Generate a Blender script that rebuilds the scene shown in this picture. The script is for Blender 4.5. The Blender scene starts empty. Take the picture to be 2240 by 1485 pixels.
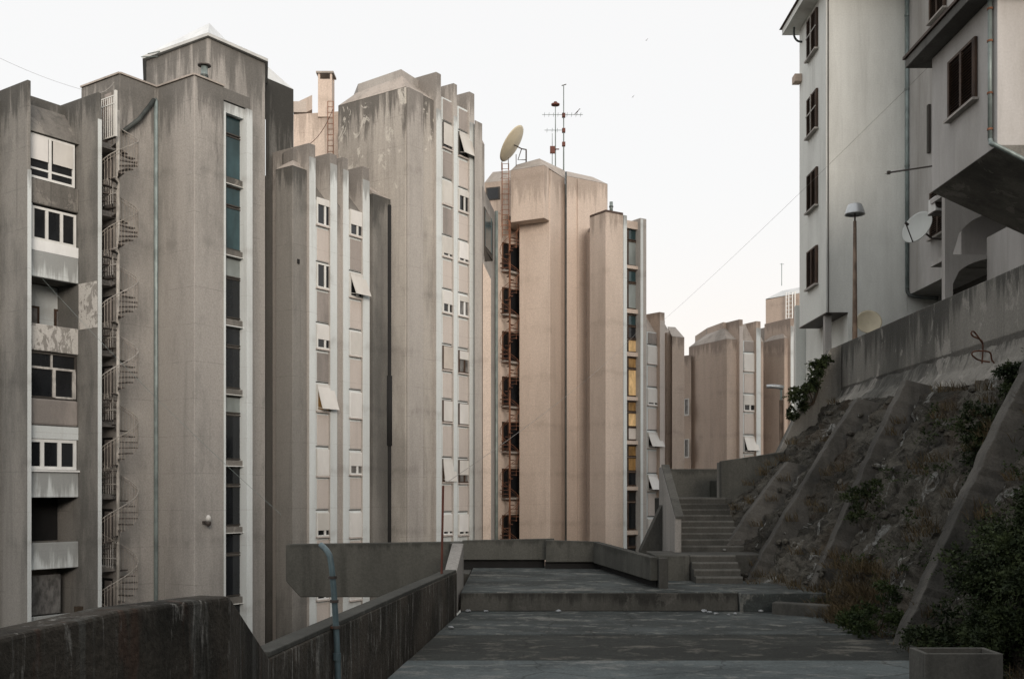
import bpy, bmesh, math, random
from mathutils import Vector, noise
random.seed(11)
R = math.radians
S = bpy.context.scene
C = S.collection

# ------------------------------------------------------------------ camera
F, CX, H = 2300.0, 1120.0, 1075.0       # focal length, principal column and horizon row of the photograph (2240 wide)
cam = bpy.data.cameras.new("camera")
cam.sensor_width = 36
cam.lens = 36 * F / 2240
cam.shift_y = (H - 742.5) / 2240
cam.clip_start = 0.1
cam.clip_end = 3000
co = bpy.data.objects.new("camera", cam)
C.objects.link(co)
co.location = (0, 0, 0)
co.rotation_euler = (R(90), 0, 0)
S.camera = co

# ------------------------------------------------------------------ world, sun, exposure
SUN_EL, SUN_AZ = 12.0, 168.0            # azimuth measured from +Y (the view) towards +X (the right)
w = bpy.data.worlds.new("World")
S.world = w
w.use_nodes = True
nt = w.node_tree
nt.nodes.clear()
out = nt.nodes.new('ShaderNodeOutputWorld')
bg = nt.nodes.new('ShaderNodeBackground')
sky = nt.nodes.new('ShaderNodeTexSky')
sky.sky_type = 'NISHITA'
sky.sun_disc = False
sky.sun_elevation = R(SUN_EL)
sky.sun_rotation = R(SUN_AZ)
sky.dust_density = 3
mx = nt.nodes.new('ShaderNodeMix')
mx.data_type = 'RGBA'
mx.inputs['Factor'].default_value = 0.88     # an even cloud cover over the clear sky
mx.inputs['B'].default_value = (8.0, 8.02, 8.02, 1)
tc = nt.nodes.new('ShaderNodeTexCoord'); sx = nt.nodes.new('ShaderNodeSeparateXYZ')
mr = nt.nodes.new('ShaderNodeMapRange'); cm = nt.nodes.new('ShaderNodeMix'); cm.data_type = 'RGBA'
mr.interpolation_type = 'SMOOTHSTEP'
mr.inputs['From Min'].default_value = 0.0; mr.inputs['From Max'].default_value = 0.30
nt.links.new(tc.outputs['Generated'], sx.inputs[0]); nt.links.new(sx.outputs['Z'], mr.inputs['Value'])
nt.links.new(mr.outputs['Result'], cm.inputs['Factor'])
cm.inputs['A'].default_value = (8.8, 7.95, 7.3, 1)        # creamy dusk band low over the horizon
cm.inputs['B'].default_value = (8.15, 8.05, 7.95, 1)
nt.links.new(cm.outputs['Result'], mx.inputs['B'])
nt.links.new(sky.outputs[0], mx.inputs['A'])
nt.links.new(mx.outputs['Result'], bg.inputs[0])
bg.inputs[1].default_value = 0.1
nt.links.new(bg.outputs[0], out.inputs[0])
sl = bpy.data.lights.new("sun", 'SUN')
sl.energy = 2.0
sl.angle = R(22)
sl.color = (1.0, 0.88, 0.77)
so = bpy.data.objects.new("sun", sl)
C.objects.link(so)
sd = Vector((math.sin(R(SUN_AZ)) * math.cos(R(SUN_EL)), math.cos(R(SUN_AZ)) * math.cos(R(SUN_EL)), math.sin(R(SUN_EL))))
so.rotation_euler = sd.to_track_quat('Z', 'Y').to_euler()
S.view_settings.view_transform = 'Standard'
S.view_settings.look = 'None'
S.view_settings.exposure = 0.36
S.view_settings.gamma = 1.0
S.render.engine = 'CYCLES'

# ------------------------------------------------------------------ plan helpers
def G(px, d):                 # plan point on the sight line of a photo column at distance d
    return Vector(((px - CX) / F * d, d))
def hz(py, d):                # height of a photo row at distance d
    return (H - py) * d / F
def axes(deg):                # u runs away to the right, v away to the left
    t = R(deg)
    return Vector((math.sin(t), math.cos(t))), Vector((-math.cos(t), math.sin(t)))
def walk(P, dr, px):          # from P along dr until the sight line of a photo column
    k = (px - CX) / F
    t = (k * P.y - P.x) / (dr.x - k * dr.y)
    return P + dr * t
def back(P, dd):
    return P * ((P.length + dd) / P.length)

class Fr:                     # a facade frame: a along the wall, n out of it, z up
    def __init__(s, P, Q):
        s.P = P.copy()
        s.a = (Q - P).normalized()
        s.L = (Q - P).length
        n = Vector((s.a.y, -s.a.x))
        if n.dot(-P) < 0: n = -n
        s.n = n
    def p(s, a, n, z):
        q = s.P + s.a * a + s.n * n
        return (q.x, q.y, z)
    def apx(s, px):           # a-coordinate of a photo column on this wall
        return (walk(s.P, s.a, px) - s.P).dot(s.a)

class MB:
    def __init__(s): s.v = []; s.f = []; s.m = []; s.mi = 0
    def add(s, vs, fs):
        b = len(s.v); s.v += [tuple(x) for x in vs]; s.f += [tuple(b + i for i in f) for f in fs]; s.m += [s.mi] * len(fs)
        return s
    def hexa(s, q):           # 8 points: bottom ring then top ring
        return s.add(q, [(3, 2, 1, 0), (4, 5, 6, 7), (0, 1, 5, 4), (1, 2, 6, 5), (2, 3, 7, 6), (3, 0, 4, 7)])
    def box(s, fr, a0, a1, n0, n1, z0, z1):
        return s.hexa([fr.p(a0, n0, z0), fr.p(a1, n0, z0), fr.p(a1, n1, z0), fr.p(a0, n1, z0),
                       fr.p(a0, n0, z1), fr.p(a1, n0, z1), fr.p(a1, n1, z1), fr.p(a0, n1, z1)])
    def cube(s, x0, x1, y0, y1, z0, z1):
        return s.hexa([(x0, y0, z0), (x1, y0, z0), (x1, y1, z0), (x0, y1, z0), (x0, y0, z1), (x1, y0, z1), (x1, y1, z1), (x0, y1, z1)])
    def prism(s, poly, z0, z1, top=None):
        n = len(poly)
        zs = z1 if isinstance(z1, (list, tuple)) else [z1] * n
        tp = top or poly
        vs = [(p[0], p[1], z0) for p in poly] + [(p[0], p[1], z) for p, z in zip(tp, zs)]
        fs = [tuple(range(n - 1, -1, -1)), tuple(range(n, 2 * n))] + [(i, (i + 1) % n, n + (i + 1) % n, n + i) for i in range(n)]
        return s.add(vs, fs)
    def tube(s, pts, r, n=6, r2=None):
        pts = [Vector(p) for p in pts]
        vs = []; fs = []
        m = len(pts)
        for i, p in enumerate(pts):
            t = (pts[min(i + 1, m - 1)] - pts[max(i - 1, 0)]).normalized()
            ref = Vector((0, 0, 1)) if abs(t.z) < 0.9 else Vector((1, 0, 0))
            x = t.cross(ref).normalized(); y = t.cross(x)
            rr = r if r2 is None else r + (r2 - r) * i / (m - 1)
            for k in range(n):
                an = 2 * math.pi * k / n
                vs.append(p + x * math.cos(an) * rr + y * math.sin(an) * rr)
        for i in range(m - 1):
            for k in range(n):
                fs.append((i * n + k, i * n + (k + 1) % n, (i + 1) * n + (k + 1) % n, (i + 1) * n + k))
        fs.append(tuple(range(n - 1, -1, -1))); fs.append(tuple(range((m - 1) * n, m * n)))
        return s.add(vs, fs)
    def lathe(s, c, prof, n=24, M=None):   # prof: (r, z) pairs; M optional matrix for the axis
        vs = []; fs = []
        for (r, z) in prof:
            for k in range(n):
                an = 2 * math.pi * k / n
                q = Vector((r * math.cos(an), r * math.sin(an), z))
                if M: q = M @ q
                vs.append(Vector(c) + q)
        for i in range(len(prof) - 1):
            for k in range(n):
                fs.append((i * n + k, i * n + (k + 1) % n, (i + 1) * n + (k + 1) % n, (i + 1) * n + k))
        return s.add(vs, fs)
    def build(s, name, mat, parent=None, smooth=False, ztop=1000.0, bevel=0, recalc=True):
        o0 = Vector(parent['_o']) if parent is not None and '_o' in parent else Vector((0, 0, 0))
        me = bpy.data.meshes.new(name)
        me.from_pydata([tuple(Vector(q) - o0) for q in s.v], [], s.f)
        mats = mat if isinstance(mat, (list, tuple)) else [mat]
        for m_ in mats: me.materials.append(m_)
        for p_, k in zip(me.polygons, s.m): p_.material_index = k
        if recalc:
            bm = bmesh.new(); bm.from_mesh(me)
            bmesh.ops.recalc_face_normals(bm, faces=bm.faces)
            bm.to_mesh(me); bm.free()
        if smooth:
            for p_ in me.polygons: p_.use_smooth = True
        o = bpy.data.objects.new(name, me)
        C.objects.link(o)
        o['ztop'] = float(ztop)
        if parent is not None:
            o.parent = parent; o['_o'] = tuple(o0)
        if bevel:
            b = o.modifiers.new("bevel", 'BEVEL'); b.width = bevel; b.segments = 2; b.limit_method = 'ANGLE'
        return o

def thing(name, label, cat, loc, group=None):
    o = bpy.data.objects.new(name, None)
    C.objects.link(o)
    o.location = loc
    o['_o'] = tuple(loc)
    o['label'] = label; o['category'] = cat
    if group: o['group'] = group
    return o
def tag(o, label=None, cat=None, group=None, kind=None):
    if label: o['label'] = label
    if cat: o['category'] = cat
    if group: o['group'] = group
    if kind: o['kind'] = kind
    return o

# ------------------------------------------------------------------ materials
def newmat(name):
    m = bpy.data.materials.new(name); m.use_nodes = True
    t = m.node_tree
    return m, t, t.nodes['Principled BSDF']
class N:
    def __init__(s, t): s.t = t
    def node(s, ty, **kw):
        n = s.t.nodes.new(ty)
        for k, v in kw.items(): setattr(n, k, v)
        return n
    def link(s, a, b): s.t.links.new(a, b)
    def pos(s, sc=(1, 1, 1)):
        g = s.node('ShaderNodeNewGeometry')
        m = s.node('ShaderNodeVectorMath', operation='MULTIPLY')
        m.inputs[1].default_value = sc
        s.link(g.outputs['Position'], m.inputs[0])
        return m.outputs[0]
    def noise(s, sc, scale=1.0, detail=4, rough=0.55, dist=0.0):
        n = s.node('ShaderNodeTexNoise')
        n.inputs['Scale'].default_value = scale
        n.inputs['Detail'].default_value = detail
        n.inputs['Roughness'].default_value = rough
        n.inputs['Distortion'].default_value = dist
        s.link(s.pos(sc), n.inputs['Vector'])
        return n.outputs['Fac']
    def rng(s, v, a, b, c=0.0, d=1.0, smooth=True):
        n = s.node('ShaderNodeMapRange')
        n.interpolation_type = 'SMOOTHSTEP' if smooth else 'LINEAR'
        n.clamp = True if not smooth else False
        s.link(v, n.inputs['Value'])
        for k, x in zip(('From Min', 'From Max', 'To Min', 'To Max'), (a, b, c, d)): n.inputs[k].default_value = x
        return n.outputs['Result']
    def math(s, op, a, b=None):
        n = s.node('ShaderNodeMath', operation=op)
        for i, x in enumerate((a, b)):
            if x is None: continue
            if isinstance(x, (int, float)): n.inputs[i].default_value = x
            else: s.link(x, n.inputs[i])
        return n.outputs[0]
    def mix(s, f, a, b, bt='MIX'):
        n = s.node('ShaderNodeMix'); n.data_type = 'RGBA'; n.blend_type = bt
        for key, x in (('Factor', f), ('A', a), ('B', b)):
            if isinstance(x, (int, float)): n.inputs[key].default_value = x
            elif isinstance(x, (tuple, list)): n.inputs[key].default_value = (*x, 1) if len(x) == 3 else x
            else: s.link(x, n.inputs[key])
        return n.outputs['Result']
    def z(s):
        g = s.node('ShaderNodeNewGeometry'); x = s.node('ShaderNodeSeparateXYZ')
        s.link(g.outputs['Position'], x.inputs[0]); return x.outputs['Z']

def concrete(name, col, dark, streak=0.5, blotch=0.5, top=2.6, topk=0.85, light=None, lightk=0.0, rough=0.9, bump=0.25, grain=0.15, joint=0.45, lz=None, lt=0.57, ls=1.1):
    m, t, b = newmat(name); n = N(t)
    big = n.noise((0.34, 0.34, 0.10), 1.0, 7, 0.68)
    st3 = n.noise((2.6, 2.6, 0.22), 1.0, 5, 0.7, 0.4)
    st = n.noise((1.5, 1.5, 0.09), 1.0, 6, 0.62, 0.5)
    st2 = n.noise((0.55, 0.55, 0.05), 1.0, 3, 0.6)
    fine = n.noise((1, 1, 1), 17.0, 3, 0.75)
    med = n.noise((1, 1, 0.6), 1.6, 5, 0.65)
    c = n.mix(n.math('MULTIPLY', n.rng(big, 0.42, 0.64), blotch), col, dark)
    c = n.mix(n.math('MULTIPLY', n.rng(st, 0.50, 0.72), streak), c, dark)
    c = n.mix(n.math('MULTIPLY', n.rng(st2, 0.50, 0.66), streak * 0.7), c, tuple(x * 0.78 for x in col))
    # faint horizontal pour joints with leaking dirt
    zz = n.math('ADD', n.z(), n.math('MULTIPLY', med, 0.9))
    fr = n.math('ABSOLUTE', n.math('SUBTRACT', n.math('FRACT', n.math('DIVIDE', zz, 2.9)), 0.5))
    jm = n.math('MULTIPLY', n.rng(fr, 0.10, 0.0), n.rng(big, 0.42, 0.6))
    c = n.mix(n.math('MULTIPLY', jm, joint), c, dark)
    f3 = n.math('ABSOLUTE', n.math('SUBTRACT', n.math('FRACT', n.math('DIVIDE', n.math('ADD', n.z(), n.math('MULTIPLY', fine, 0.02)), 1.45)), 0.5))
    c = n.mix(n.math('MULTIPLY', n.rng(f3, 0.014, 0.004), n.rng(med, 0.40, 0.60, 0.05, joint)), c, dark)
    drip = n.math('FRACT', n.math('DIVIDE', n.z(), 2.9))
    dn = n.noise((3.2, 3.2, 0.05), 1.0, 4, 0.7)
    c = n.mix(n.math('MULTIPLY', n.math('MULTIPLY', n.rng(drip, 0.0, 0.5), n.rng(dn, 0.60, 0.70)), joint * 0.8), c, dark)
    # black rain stains that hang from the parapet
    at = n.node('ShaderNodeAttribute', attribute_type='OBJECT', attribute_name='ztop')
    dz = n.math('SUBTRACT', at.outputs['Fac'], n.z())
    if top > 0:
        fall = n.math('MAXIMUM', n.math('DIVIDE', dz, top), 0.0)
        sg = n.math('SUBTRACT', n.math('ADD', n.math('MULTIPLY', st3, 0.8), n.math('MULTIPLY', big, 0.5)), n.math('MULTIPLY', fall, 0.34))
        tm = n.math('MULTIPLY', n.rng(sg, 0.44, 0.60), topk)
        c = n.mix(tm, c, tuple(x * 0.55 for x in dark))
    if light:
        lm = n.math('MULTIPLY', n.rng(n.noise((1, 1, 0.7), ls, 6, 0.7, 0.6), lt, lt + .03), lightk)
        if lz is not None: lm = n.math('MULTIPLY', lm, n.rng(n.z(), lz, lz + 3))
        c = n.mix(lm, c, light)
    c = n.mix(1.0, c, n.mix(n.rng(fine, 0.25, 0.75), (1 - grain,) * 3, (1 + grain,) * 3), 'MULTIPLY')
    n.link(c, b.inputs['Base Color'])
    b.inputs['Roughness'].default_value = rough
    b.inputs['Specular IOR Level'].default_value = 0.25
    bp = n.node('ShaderNodeBump')
    bp.inputs['Strength'].default_value = bump; bp.inputs['Distance'].default_value = 0.05
    n.link(n.math('ADD', n.math('MULTIPLY', fine, 0.4), med), bp.inputs['Height'])
    n.link(bp.outputs[0], b.inputs['Normal'])
    return m
def flat(name, col, rough=0.6, metal=0.0, var=0.15, scale=3.0, emit=None, ek=0.0, spec=0.4):
    m, t, b = newmat(name); n = N(t)
    f = n.noise((1, 1, 0.5), scale, 4, 0.65)
    c = n.mix(n.rng(f, 0.3, 0.7), tuple(x * (1 - var) for x in col), tuple(min(1, x * (1 + var)) for x in col))
    oi = n.node('ShaderNodeObjectInfo')
    c = n.mix(1.0, c, n.mix(oi.outputs['Random'], (0.80, 0.78, 0.74), (1.08, 1.08, 1.08)), 'MULTIPLY')
    n.link(c, b.inputs['Base Color'])
    b.inputs['Roughness'].default_value = rough; b.inputs['Metallic'].default_value = metal
    b.inputs['Specular IOR Level'].default_value = spec
    if emit:
        b.inputs['Emission Color'].default_value = (*emit, 1); b.inputs['Emission Strength'].default_value = ek
    return m

M = {}
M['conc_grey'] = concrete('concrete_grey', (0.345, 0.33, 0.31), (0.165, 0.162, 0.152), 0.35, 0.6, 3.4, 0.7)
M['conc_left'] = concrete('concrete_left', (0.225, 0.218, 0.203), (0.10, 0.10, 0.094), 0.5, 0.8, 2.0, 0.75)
M['conc_dark'] = concrete('concrete_dark', (0.15, 0.147, 0.138), (0.075, 0.075, 0.07), 0.7, 0.7, 6.0, 0.9)
M['conc_mid'] = concrete('concrete_mid', (0.40, 0.38, 0.355), (0.22, 0.205, 0.19), 0.4, 0.4, 2.6, 0.6)
M['conc_warm'] = concrete('concrete_warm', (0.56, 0.475, 0.41), (0.38, 0.315, 0.265), 0.3, 0.35, 3.0, 0.5)  # warm tint puts the sunset glow on the middle towers into the colour
M['conc_far'] = concrete('concrete_far', (0.50, 0.41, 0.345), (0.30, 0.25, 0.215), 0.3, 0.35, 1.3, 0.55)
M['peeling'] = concrete('concrete_peeling', (0.42, 0.395, 0.36), (0.18, 0.17, 0.155), 0.55, 0.6, 3.4, 0.85, (0.56, 0.54, 0.49), 0.75, lz=12.5)
M['pale'] = concrete('pale_paint', (0.62, 0.665, 0.67), (0.38, 0.39, 0.38), 0.35, 0.25, 1.4, 0.7, grain=0.05, bump=0.12)
M['pale_peel'] = concrete('peeling_white_paint', (0.30, 0.29, 0.27), (0.16, 0.15, 0.14), 0.3, 0.3, 0.0, 0.0, (0.50, 0.49, 0.465), 1.0, bump=0.4, lt=0.46, ls=2.6)
M['panel'] = concrete('rendered_panel', (0.55, 0.505, 0.47), (0.38, 0.345, 0.32), 0.3, 0.3, 0.0, 0.0, grain=0.06)
M['panel_dark'] = concrete('stained_panel', (0.33, 0.30, 0.28), (0.17, 0.16, 0.15), 0.4, 0.7, 0.0, 0.0, grain=0.08)
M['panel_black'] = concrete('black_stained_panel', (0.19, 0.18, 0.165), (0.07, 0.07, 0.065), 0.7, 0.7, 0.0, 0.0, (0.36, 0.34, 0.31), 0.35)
M['white_wall'] = concrete('white_render', (0.74, 0.76, 0.73), (0.50, 0.51, 0.485), 0.5, 0.45, 0.6, 0.4, grain=0.06, bump=0.2, joint=0.12)
M['grey_wall'] = concrete('grey_render', (0.46, 0.45, 0.44), (0.27, 0.26, 0.24), 0.6, 0.6, 0.0, 0.0, grain=0.05, bump=0.15, joint=0.05)
M['wall_dark'] = concrete('weathered_parapet', (0.085, 0.084, 0.076), (0.03, 0.03, 0.027), 0.8, 0.7, 0.5, 0.7, (0.13, 0.125, 0.115), 0.3, bump=0.6, joint=0.0)
M['parapet_far'] = concrete('far_parapet', (0.092, 0.092, 0.082), (0.038, 0.039, 0.035), 0.7, 0.6, 0.35, 0.5, bump=0.4, joint=0.0)
M['moss'] = concrete('mossy_coping', (0.09, 0.076, 0.056), (0.03, 0.028, 0.023), 0.4, 0.8, 0.0, 0.0, bump=0.8, joint=0.0)
M['stair_conc'] = concrete('stair_concrete', (0.080, 0.079, 0.072), (0.025, 0.026, 0.024), 0.4, 0.7, 0.0, 0.0, bump=0.5, joint=0.0)
M['stair_lit'] = concrete('stair_parapet', (0.27, 0.26, 0.245), (0.10, 0.10, 0.092), 0.4, 0.5, 0.3, 0.5, bump=0.4, joint=0.0)  # paler tone paints in the light falling on these faces
M['nosing'] = concrete('lit_step_edge', (0.15, 0.15, 0.14), (0.05, 0.05, 0.047), 0.4, 0.9, 0.0, 0.0, bump=0.5, joint=0.0)  # step edges coloured paler for the light they catch
M['retain'] = concrete('retaining_wall', (0.20, 0.193, 0.175), (0.075, 0.075, 0.068), 0.75, 0.9, 1.6, 0.8, (0.33, 0.315, 0.29), 0.45, bump=0.6, joint=0.0)
M['rib'] = concrete('rib_concrete', (0.090, 0.086, 0.078), (0.022, 0.022, 0.02), 0.4, 0.8, 0.0, 0.0, bump=0.9, joint=0.0)
M['roof_metal'] = flat('roof_metal', (0.62, 0.65, 0.67), 0.5, 0.0, 0.12, 1.0)
M['roof_conc'] = concrete('roof_concrete', (0.42, 0.38, 0.345), (0.20, 0.185, 0.165), 0.5, 0.6, 0.0, 0.0, bump=0.5)
M['edge'] = flat('parapet_flashing', (0.10, 0.07, 0.06), 0.7)
M['white'] = flat('white_frame', (0.74, 0.76, 0.76), 0.5, 0, 0.06)
M['shutter'] = flat('white_shutter', (0.68, 0.68, 0.67), 0.55, 0, 0.06, 1.5)
M['cream'] = flat('cream_shutter', (0.60, 0.56, 0.52), 0.6, 0, 0.1, 1.5)
M['brown'] = flat('brown_timber', (0.055, 0.033, 0.022), 0.7, 0, 0.4, 4)
M['dark'] = flat('dark_interior', (0.012, 0.012, 0.012), 0.9)
M['darkframe'] = flat('dark_frame', (0.05, 0.045, 0.04), 0.6)
M['glass'] = flat('window_glass', (0.015, 0.017, 0.02), 0.08, 0, 0.3, 0.8, spec=0.5)
M['curtain'] = flat('curtained_glass', (0.16, 0.16, 0.16), 0.3, 0, 0.5, 5)
M['teal'] = flat('teal_glass', (0.03, 0.062, 0.072), 0.10, 0, 0.35, 0.8, spec=0.6)  # sky reflection of the upper panes put into the base colour
M['green'] = flat('green_glass', (0.07, 0.085, 0.03), 0.2, 0, 0.2)
M['paleglass'] = flat('pale_glass', (0.22, 0.25, 0.25), 0.3, 0, 0.2, 1)  # bright reflection on some panes put into the colour; plain for lamp diffusers
M['lit'] = flat('lit_curtain', (0.50, 0.37, 0.20), 0.6, 0, 0.35, 3, (1.0, 0.6, 0.25), 0.12)
M['litdim'] = flat('dim_lit_curtain', (0.22, 0.14, 0.06), 0.5, 0, 0.5, 3, (1.0, 0.5, 0.12), 0.035)
M['steel'] = flat('painted_steel', (0.40, 0.39, 0.37), 0.5, 0.0, 0.3, 5)
M['steel_dark'] = flat('dark_steel', (0.07, 0.06, 0.055), 0.6, 0.2, 0.3)
M['handrail_stairrail'] = flat('pale_handrail', (0.33, 0.315, 0.295), 0.5, 0, 0.3, 5)  # handrail highlight put into a paler colour than the rails
M['stairrail'] = flat('stair_rail', (0.26, 0.235, 0.21), 0.6, 0, 0.4, 5)
M['rust'] = flat('rusty_steel', (0.19, 0.085, 0.048), 0.8, 0.0, 0.45, 6)
M['rustdark'] = flat('dark_rust', (0.10, 0.045, 0.028), 0.85, 0.0, 0.5, 6)
M['redrust'] = flat('red_oxide', (0.10, 0.032, 0.022), 0.7, 0, 0.2)
M['zinc'] = flat('zinc_pipe', (0.20, 0.245, 0.245), 0.45, 0.2, 0.25, 4)
M['zincdark'] = flat('dark_pipe', (0.055, 0.065, 0.065), 0.6, 0.1, 0.3, 4)
M['bluepipe'] = flat('blue_grey_pipe', (0.085, 0.125, 0.14), 0.45, 0.1, 0.25, 5)
M['dish'] = flat('dish_paint', (0.62, 0.57, 0.44), 0.5, 0, 0.12, 1)
M['dishgrey'] = flat('grey_dish_paint', (0.55, 0.59, 0.60), 0.5, 0, 0.08, 1)
M['lampmetal'] = flat('lamp_metal', (0.50, 0.53, 0.55), 0.35, 0.5, 0.1, 2)
M['polewood'] = flat('weathered_pole', (0.17, 0.125, 0.095), 0.85, 0, 0.4, 5)
M['bird'] = flat('bird_feathers', (0.05, 0.03, 0.03), 0.8)
M['cable'] = flat('cable', (0.30, 0.29, 0.28), 0.7)
M['ac'] = flat('white_plastic', (0.65, 0.66, 0.66), 0.5, 0, 0.05)
M['litter'] = flat('litter_white', (0.26, 0.28, 0.30), 0.6, 0, 0.2, 8)
M['bark'] = flat('bark', (0.06, 0.045, 0.032), 0.9, 0, 0.3, 6)

M['gut'] = flat('gutter_floor', (0.016, 0.013, 0.010), 0.95, 0, 0.4, 4)  # gutter floor coloured near black
def leafmat(name, c1, c2):
    m, t, b = newmat(name); n = N(t)
    f = n.noise((1, 1, 1), 2.5, 3, 0.6)
    g = n.noise((1, 1, 1), 30, 1, 0.5)
    c = n.mix(n.rng(f, 0.35, 0.65), c1, c2)
    c = n.mix(1.0, c, n.mix(g, (0.55,) * 3, (1.45,) * 3), 'MULTIPLY')
    n.link(c, b.inputs['Base Color']); b.inputs['Roughness'].default_value = 0.7
    b.inputs['Specular IOR Level'].default_value = 0.2
    return m
M['leaf'] = leafmat('leaves_dark', (0.012, 0.020, 0.008), (0.036, 0.050, 0.018))
M['leaf2'] = leafmat('leaves_mid', (0.014, 0.026, 0.008), (0.038, 0.055, 0.016))
M['dry'] = leafmat('dry_grass', (0.045, 0.034, 0.018), (0.10, 0.075, 0.04))

def rockmat():
    m, t, b = newmat('rock'); n = N(t)
    big = n.noise((0.5, 0.5, 0.35), 1.0, 6, 0.65, 0.8)
    med = n.noise((1, 1, 1), 2.2, 8, 0.7, 0.4)
    fine = n.noise((1, 1, 1), 16, 4, 0.7)
    c = n.mix(n.rng(big, 0.40, 0.62), (0.085, 0.080, 0.068), (0.034, 0.032, 0.027))
    c = n.mix(n.rng(med, 0.52, 0.62, 0, 0.7), c, (0.02, 0.019, 0.017))
    c = n.mix(n.rng(n.noise((0.9, 0.9, 0.5), 1.3, 6, 0.7, 1.0), 0.585, 0.64, 0, 0.85), c, (0.24, 0.245, 0.235))
    c = n.mix(n.rng(n.noise((0.35, 0.35, 0.35), 1.3, 4, 0.6), 0.52, 0.62, 0, 0.55), c, (0.045, 0.033, 0.022))
    c = n.mix(1.0, c, n.mix(n.rng(fine, 0.25, 0.75), (0.75,) * 3, (1.25,) * 3), 'MULTIPLY')
    n.link(c, b.inputs['Base Color']); b.inputs['Roughness'].default_value = 0.95
    b.inputs['Specular IOR Level'].default_value = 0.2
    bp = n.node('ShaderNodeBump'); bp.inputs['Strength'].default_value = 1.0; bp.inputs['Distance'].default_value = 0.12
    n.link(n.math('ADD', n.math('MULTIPLY', fine, 0.25), med), bp.inputs['Height'])
    n.link(bp.outputs[0], b.inputs['Normal'])
    return m
M['rock'] = rockmat()

def streaks(nm, sc, k, kl, rust):
    m, t, b = newmat(nm); n = N(t)
    st = n.noise((3.0 * sc, 3.0 * sc, 0.25), 1.0, 5, 0.7, 0.5)
    st2 = n.noise((4.5 * sc, 4.5 * sc, 0.9), 1.0, 6, 0.75, 0.8)
    big = n.noise((0.8, 0.8, 0.6), 1.0, 5, 0.6)
    fine = n.noise((1, 1, 1), 18, 4, 0.7)
    c = n.mix(n.rng(big, 0.4, 0.62), tuple(x * k for x in (0.034, 0.030, 0.025)), tuple(x * k for x in (0.015, 0.014, 0.012)))
    c = n.mix(n.rng(st, 0.52, 0.66, 0, 0.75), c, tuple(x * kl for x in (0.085, 0.085, 0.078)))
    c = n.mix(n.rng(st2, 0.555, 0.66, 0, 0.75), c, tuple(x * kl for x in (0.21, 0.205, 0.19)))
    c = n.mix(n.rng(n.noise((2.0, 2.0, 0.3), 1.7, 4, 0.6), 0.58, 0.66, 0, rust), c, (0.075, 0.024, 0.010))
    c = n.mix(1.0, c, n.mix(n.rng(fine, 0.25, 0.75), (0.7,) * 3, (1.3,) * 3), 'MULTIPLY')
    n.link(c, b.inputs['Base Color']); b.inputs['Roughness'].default_value = 0.95; b.inputs['Specular IOR Level'].default_value = .15
    bp = n.node('ShaderNodeBump'); bp.inputs['Strength'].default_value = .8; bp.inputs['Distance'].default_value = 0.03
    n.link(n.math('ADD', fine, big), bp.inputs['Height']); n.link(bp.outputs[0], b.inputs['Normal'])
    return m
M['streaked'] = streaks('streaked_wall', 1.3, 1.5, 1.1, 0.25)
M['streaked2'] = streaks('drip_marked_wall', 1.5, 2.1, 1.25, 0.03)

def floormat(name, base, dark, light):
    m, t, b = newmat(name); n = N(t)
    big = n.noise((0.45, 0.6, 1), 1.0, 8, 0.7, 0.3)
    med = n.noise((1.6, 2.2, 1), 1.0, 8, 0.75, 0.2)
    fine = n.noise((1, 1, 1), 26, 4, 0.8)
    c = n.mix(n.rng(big, 0.40, 0.60), base, dark)
    c = n.mix(n.rng(med, 0.53, 0.63, 0, 0.65), c, light)
    c = n.mix(n.rng(n.noise((0.3, 0.8, 1), 1.3, 9, 0.72, 0.4), 0.57, 0.62, 0, 0.7), c, light)
    c = n.mix(n.rng(n.noise((1, 1, 1), 9, 5, 0.8), 0.63, 0.68, 0, 0.6), c, tuple(x * 1.2 for x in light))
    vo = n.node('ShaderNodeTexVoronoi'); vo.feature = 'DISTANCE_TO_EDGE'; vo.inputs['Scale'].default_value = 0.30
    wob = n.node('ShaderNodeTexNoise'); wob.inputs['Scale'].default_value = 1.2; wob.inputs['Detail'].default_value = 6
    n.link(n.pos(), wob.inputs['Vector'])
    va = n.node('ShaderNodeVectorMath', operation='MULTIPLY_ADD'); va.inputs[1].default_value = (0.9, 0.9, 0.0)
    n.link(wob.outputs['Color'], va.inputs[0]); n.link(n.pos((1, 1, 0)), va.inputs[2])
    n.link(va.outputs[0], vo.inputs['Vector'])
    crack = n.rng(vo.outputs['Distance'], 0.0, 0.010, 0.5, 0.0)
    c = n.mix(crack, c, (0.010, 0.010, 0.009))
    c = n.mix(1.0, c, n.mix(n.rng(fine, 0.25, 0.75), (0.72,) * 3, (1.28,) * 3), 'MULTIPLY')
    n.link(c, b.inputs['Base Color'])
    b.inputs['Roughness'].default_value = 0.92
    b.inputs['Specular IOR Level'].default_value = 0.2
    bp = n.node('ShaderNodeBump'); bp.inputs['Strength'].default_value = 0.6; bp.inputs['Distance'].default_value = 0.02
    n.link(n.math('ADD', n.math('MULTIPLY', fine, 0.5), med), bp.inputs['Height'])
    n.link(bp.outputs[0], b.inputs['Normal'])
    return m
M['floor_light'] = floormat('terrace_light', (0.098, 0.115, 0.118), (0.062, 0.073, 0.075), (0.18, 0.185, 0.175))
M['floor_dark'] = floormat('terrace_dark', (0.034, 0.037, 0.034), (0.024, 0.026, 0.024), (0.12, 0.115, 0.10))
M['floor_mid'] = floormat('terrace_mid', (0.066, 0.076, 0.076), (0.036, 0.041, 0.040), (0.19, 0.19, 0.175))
M['ground'] = floormat('valley_ground', (0.035, 0.037, 0.03), (0.02, 0.021, 0.018), (0.05, 0.05, 0.045))

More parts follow.
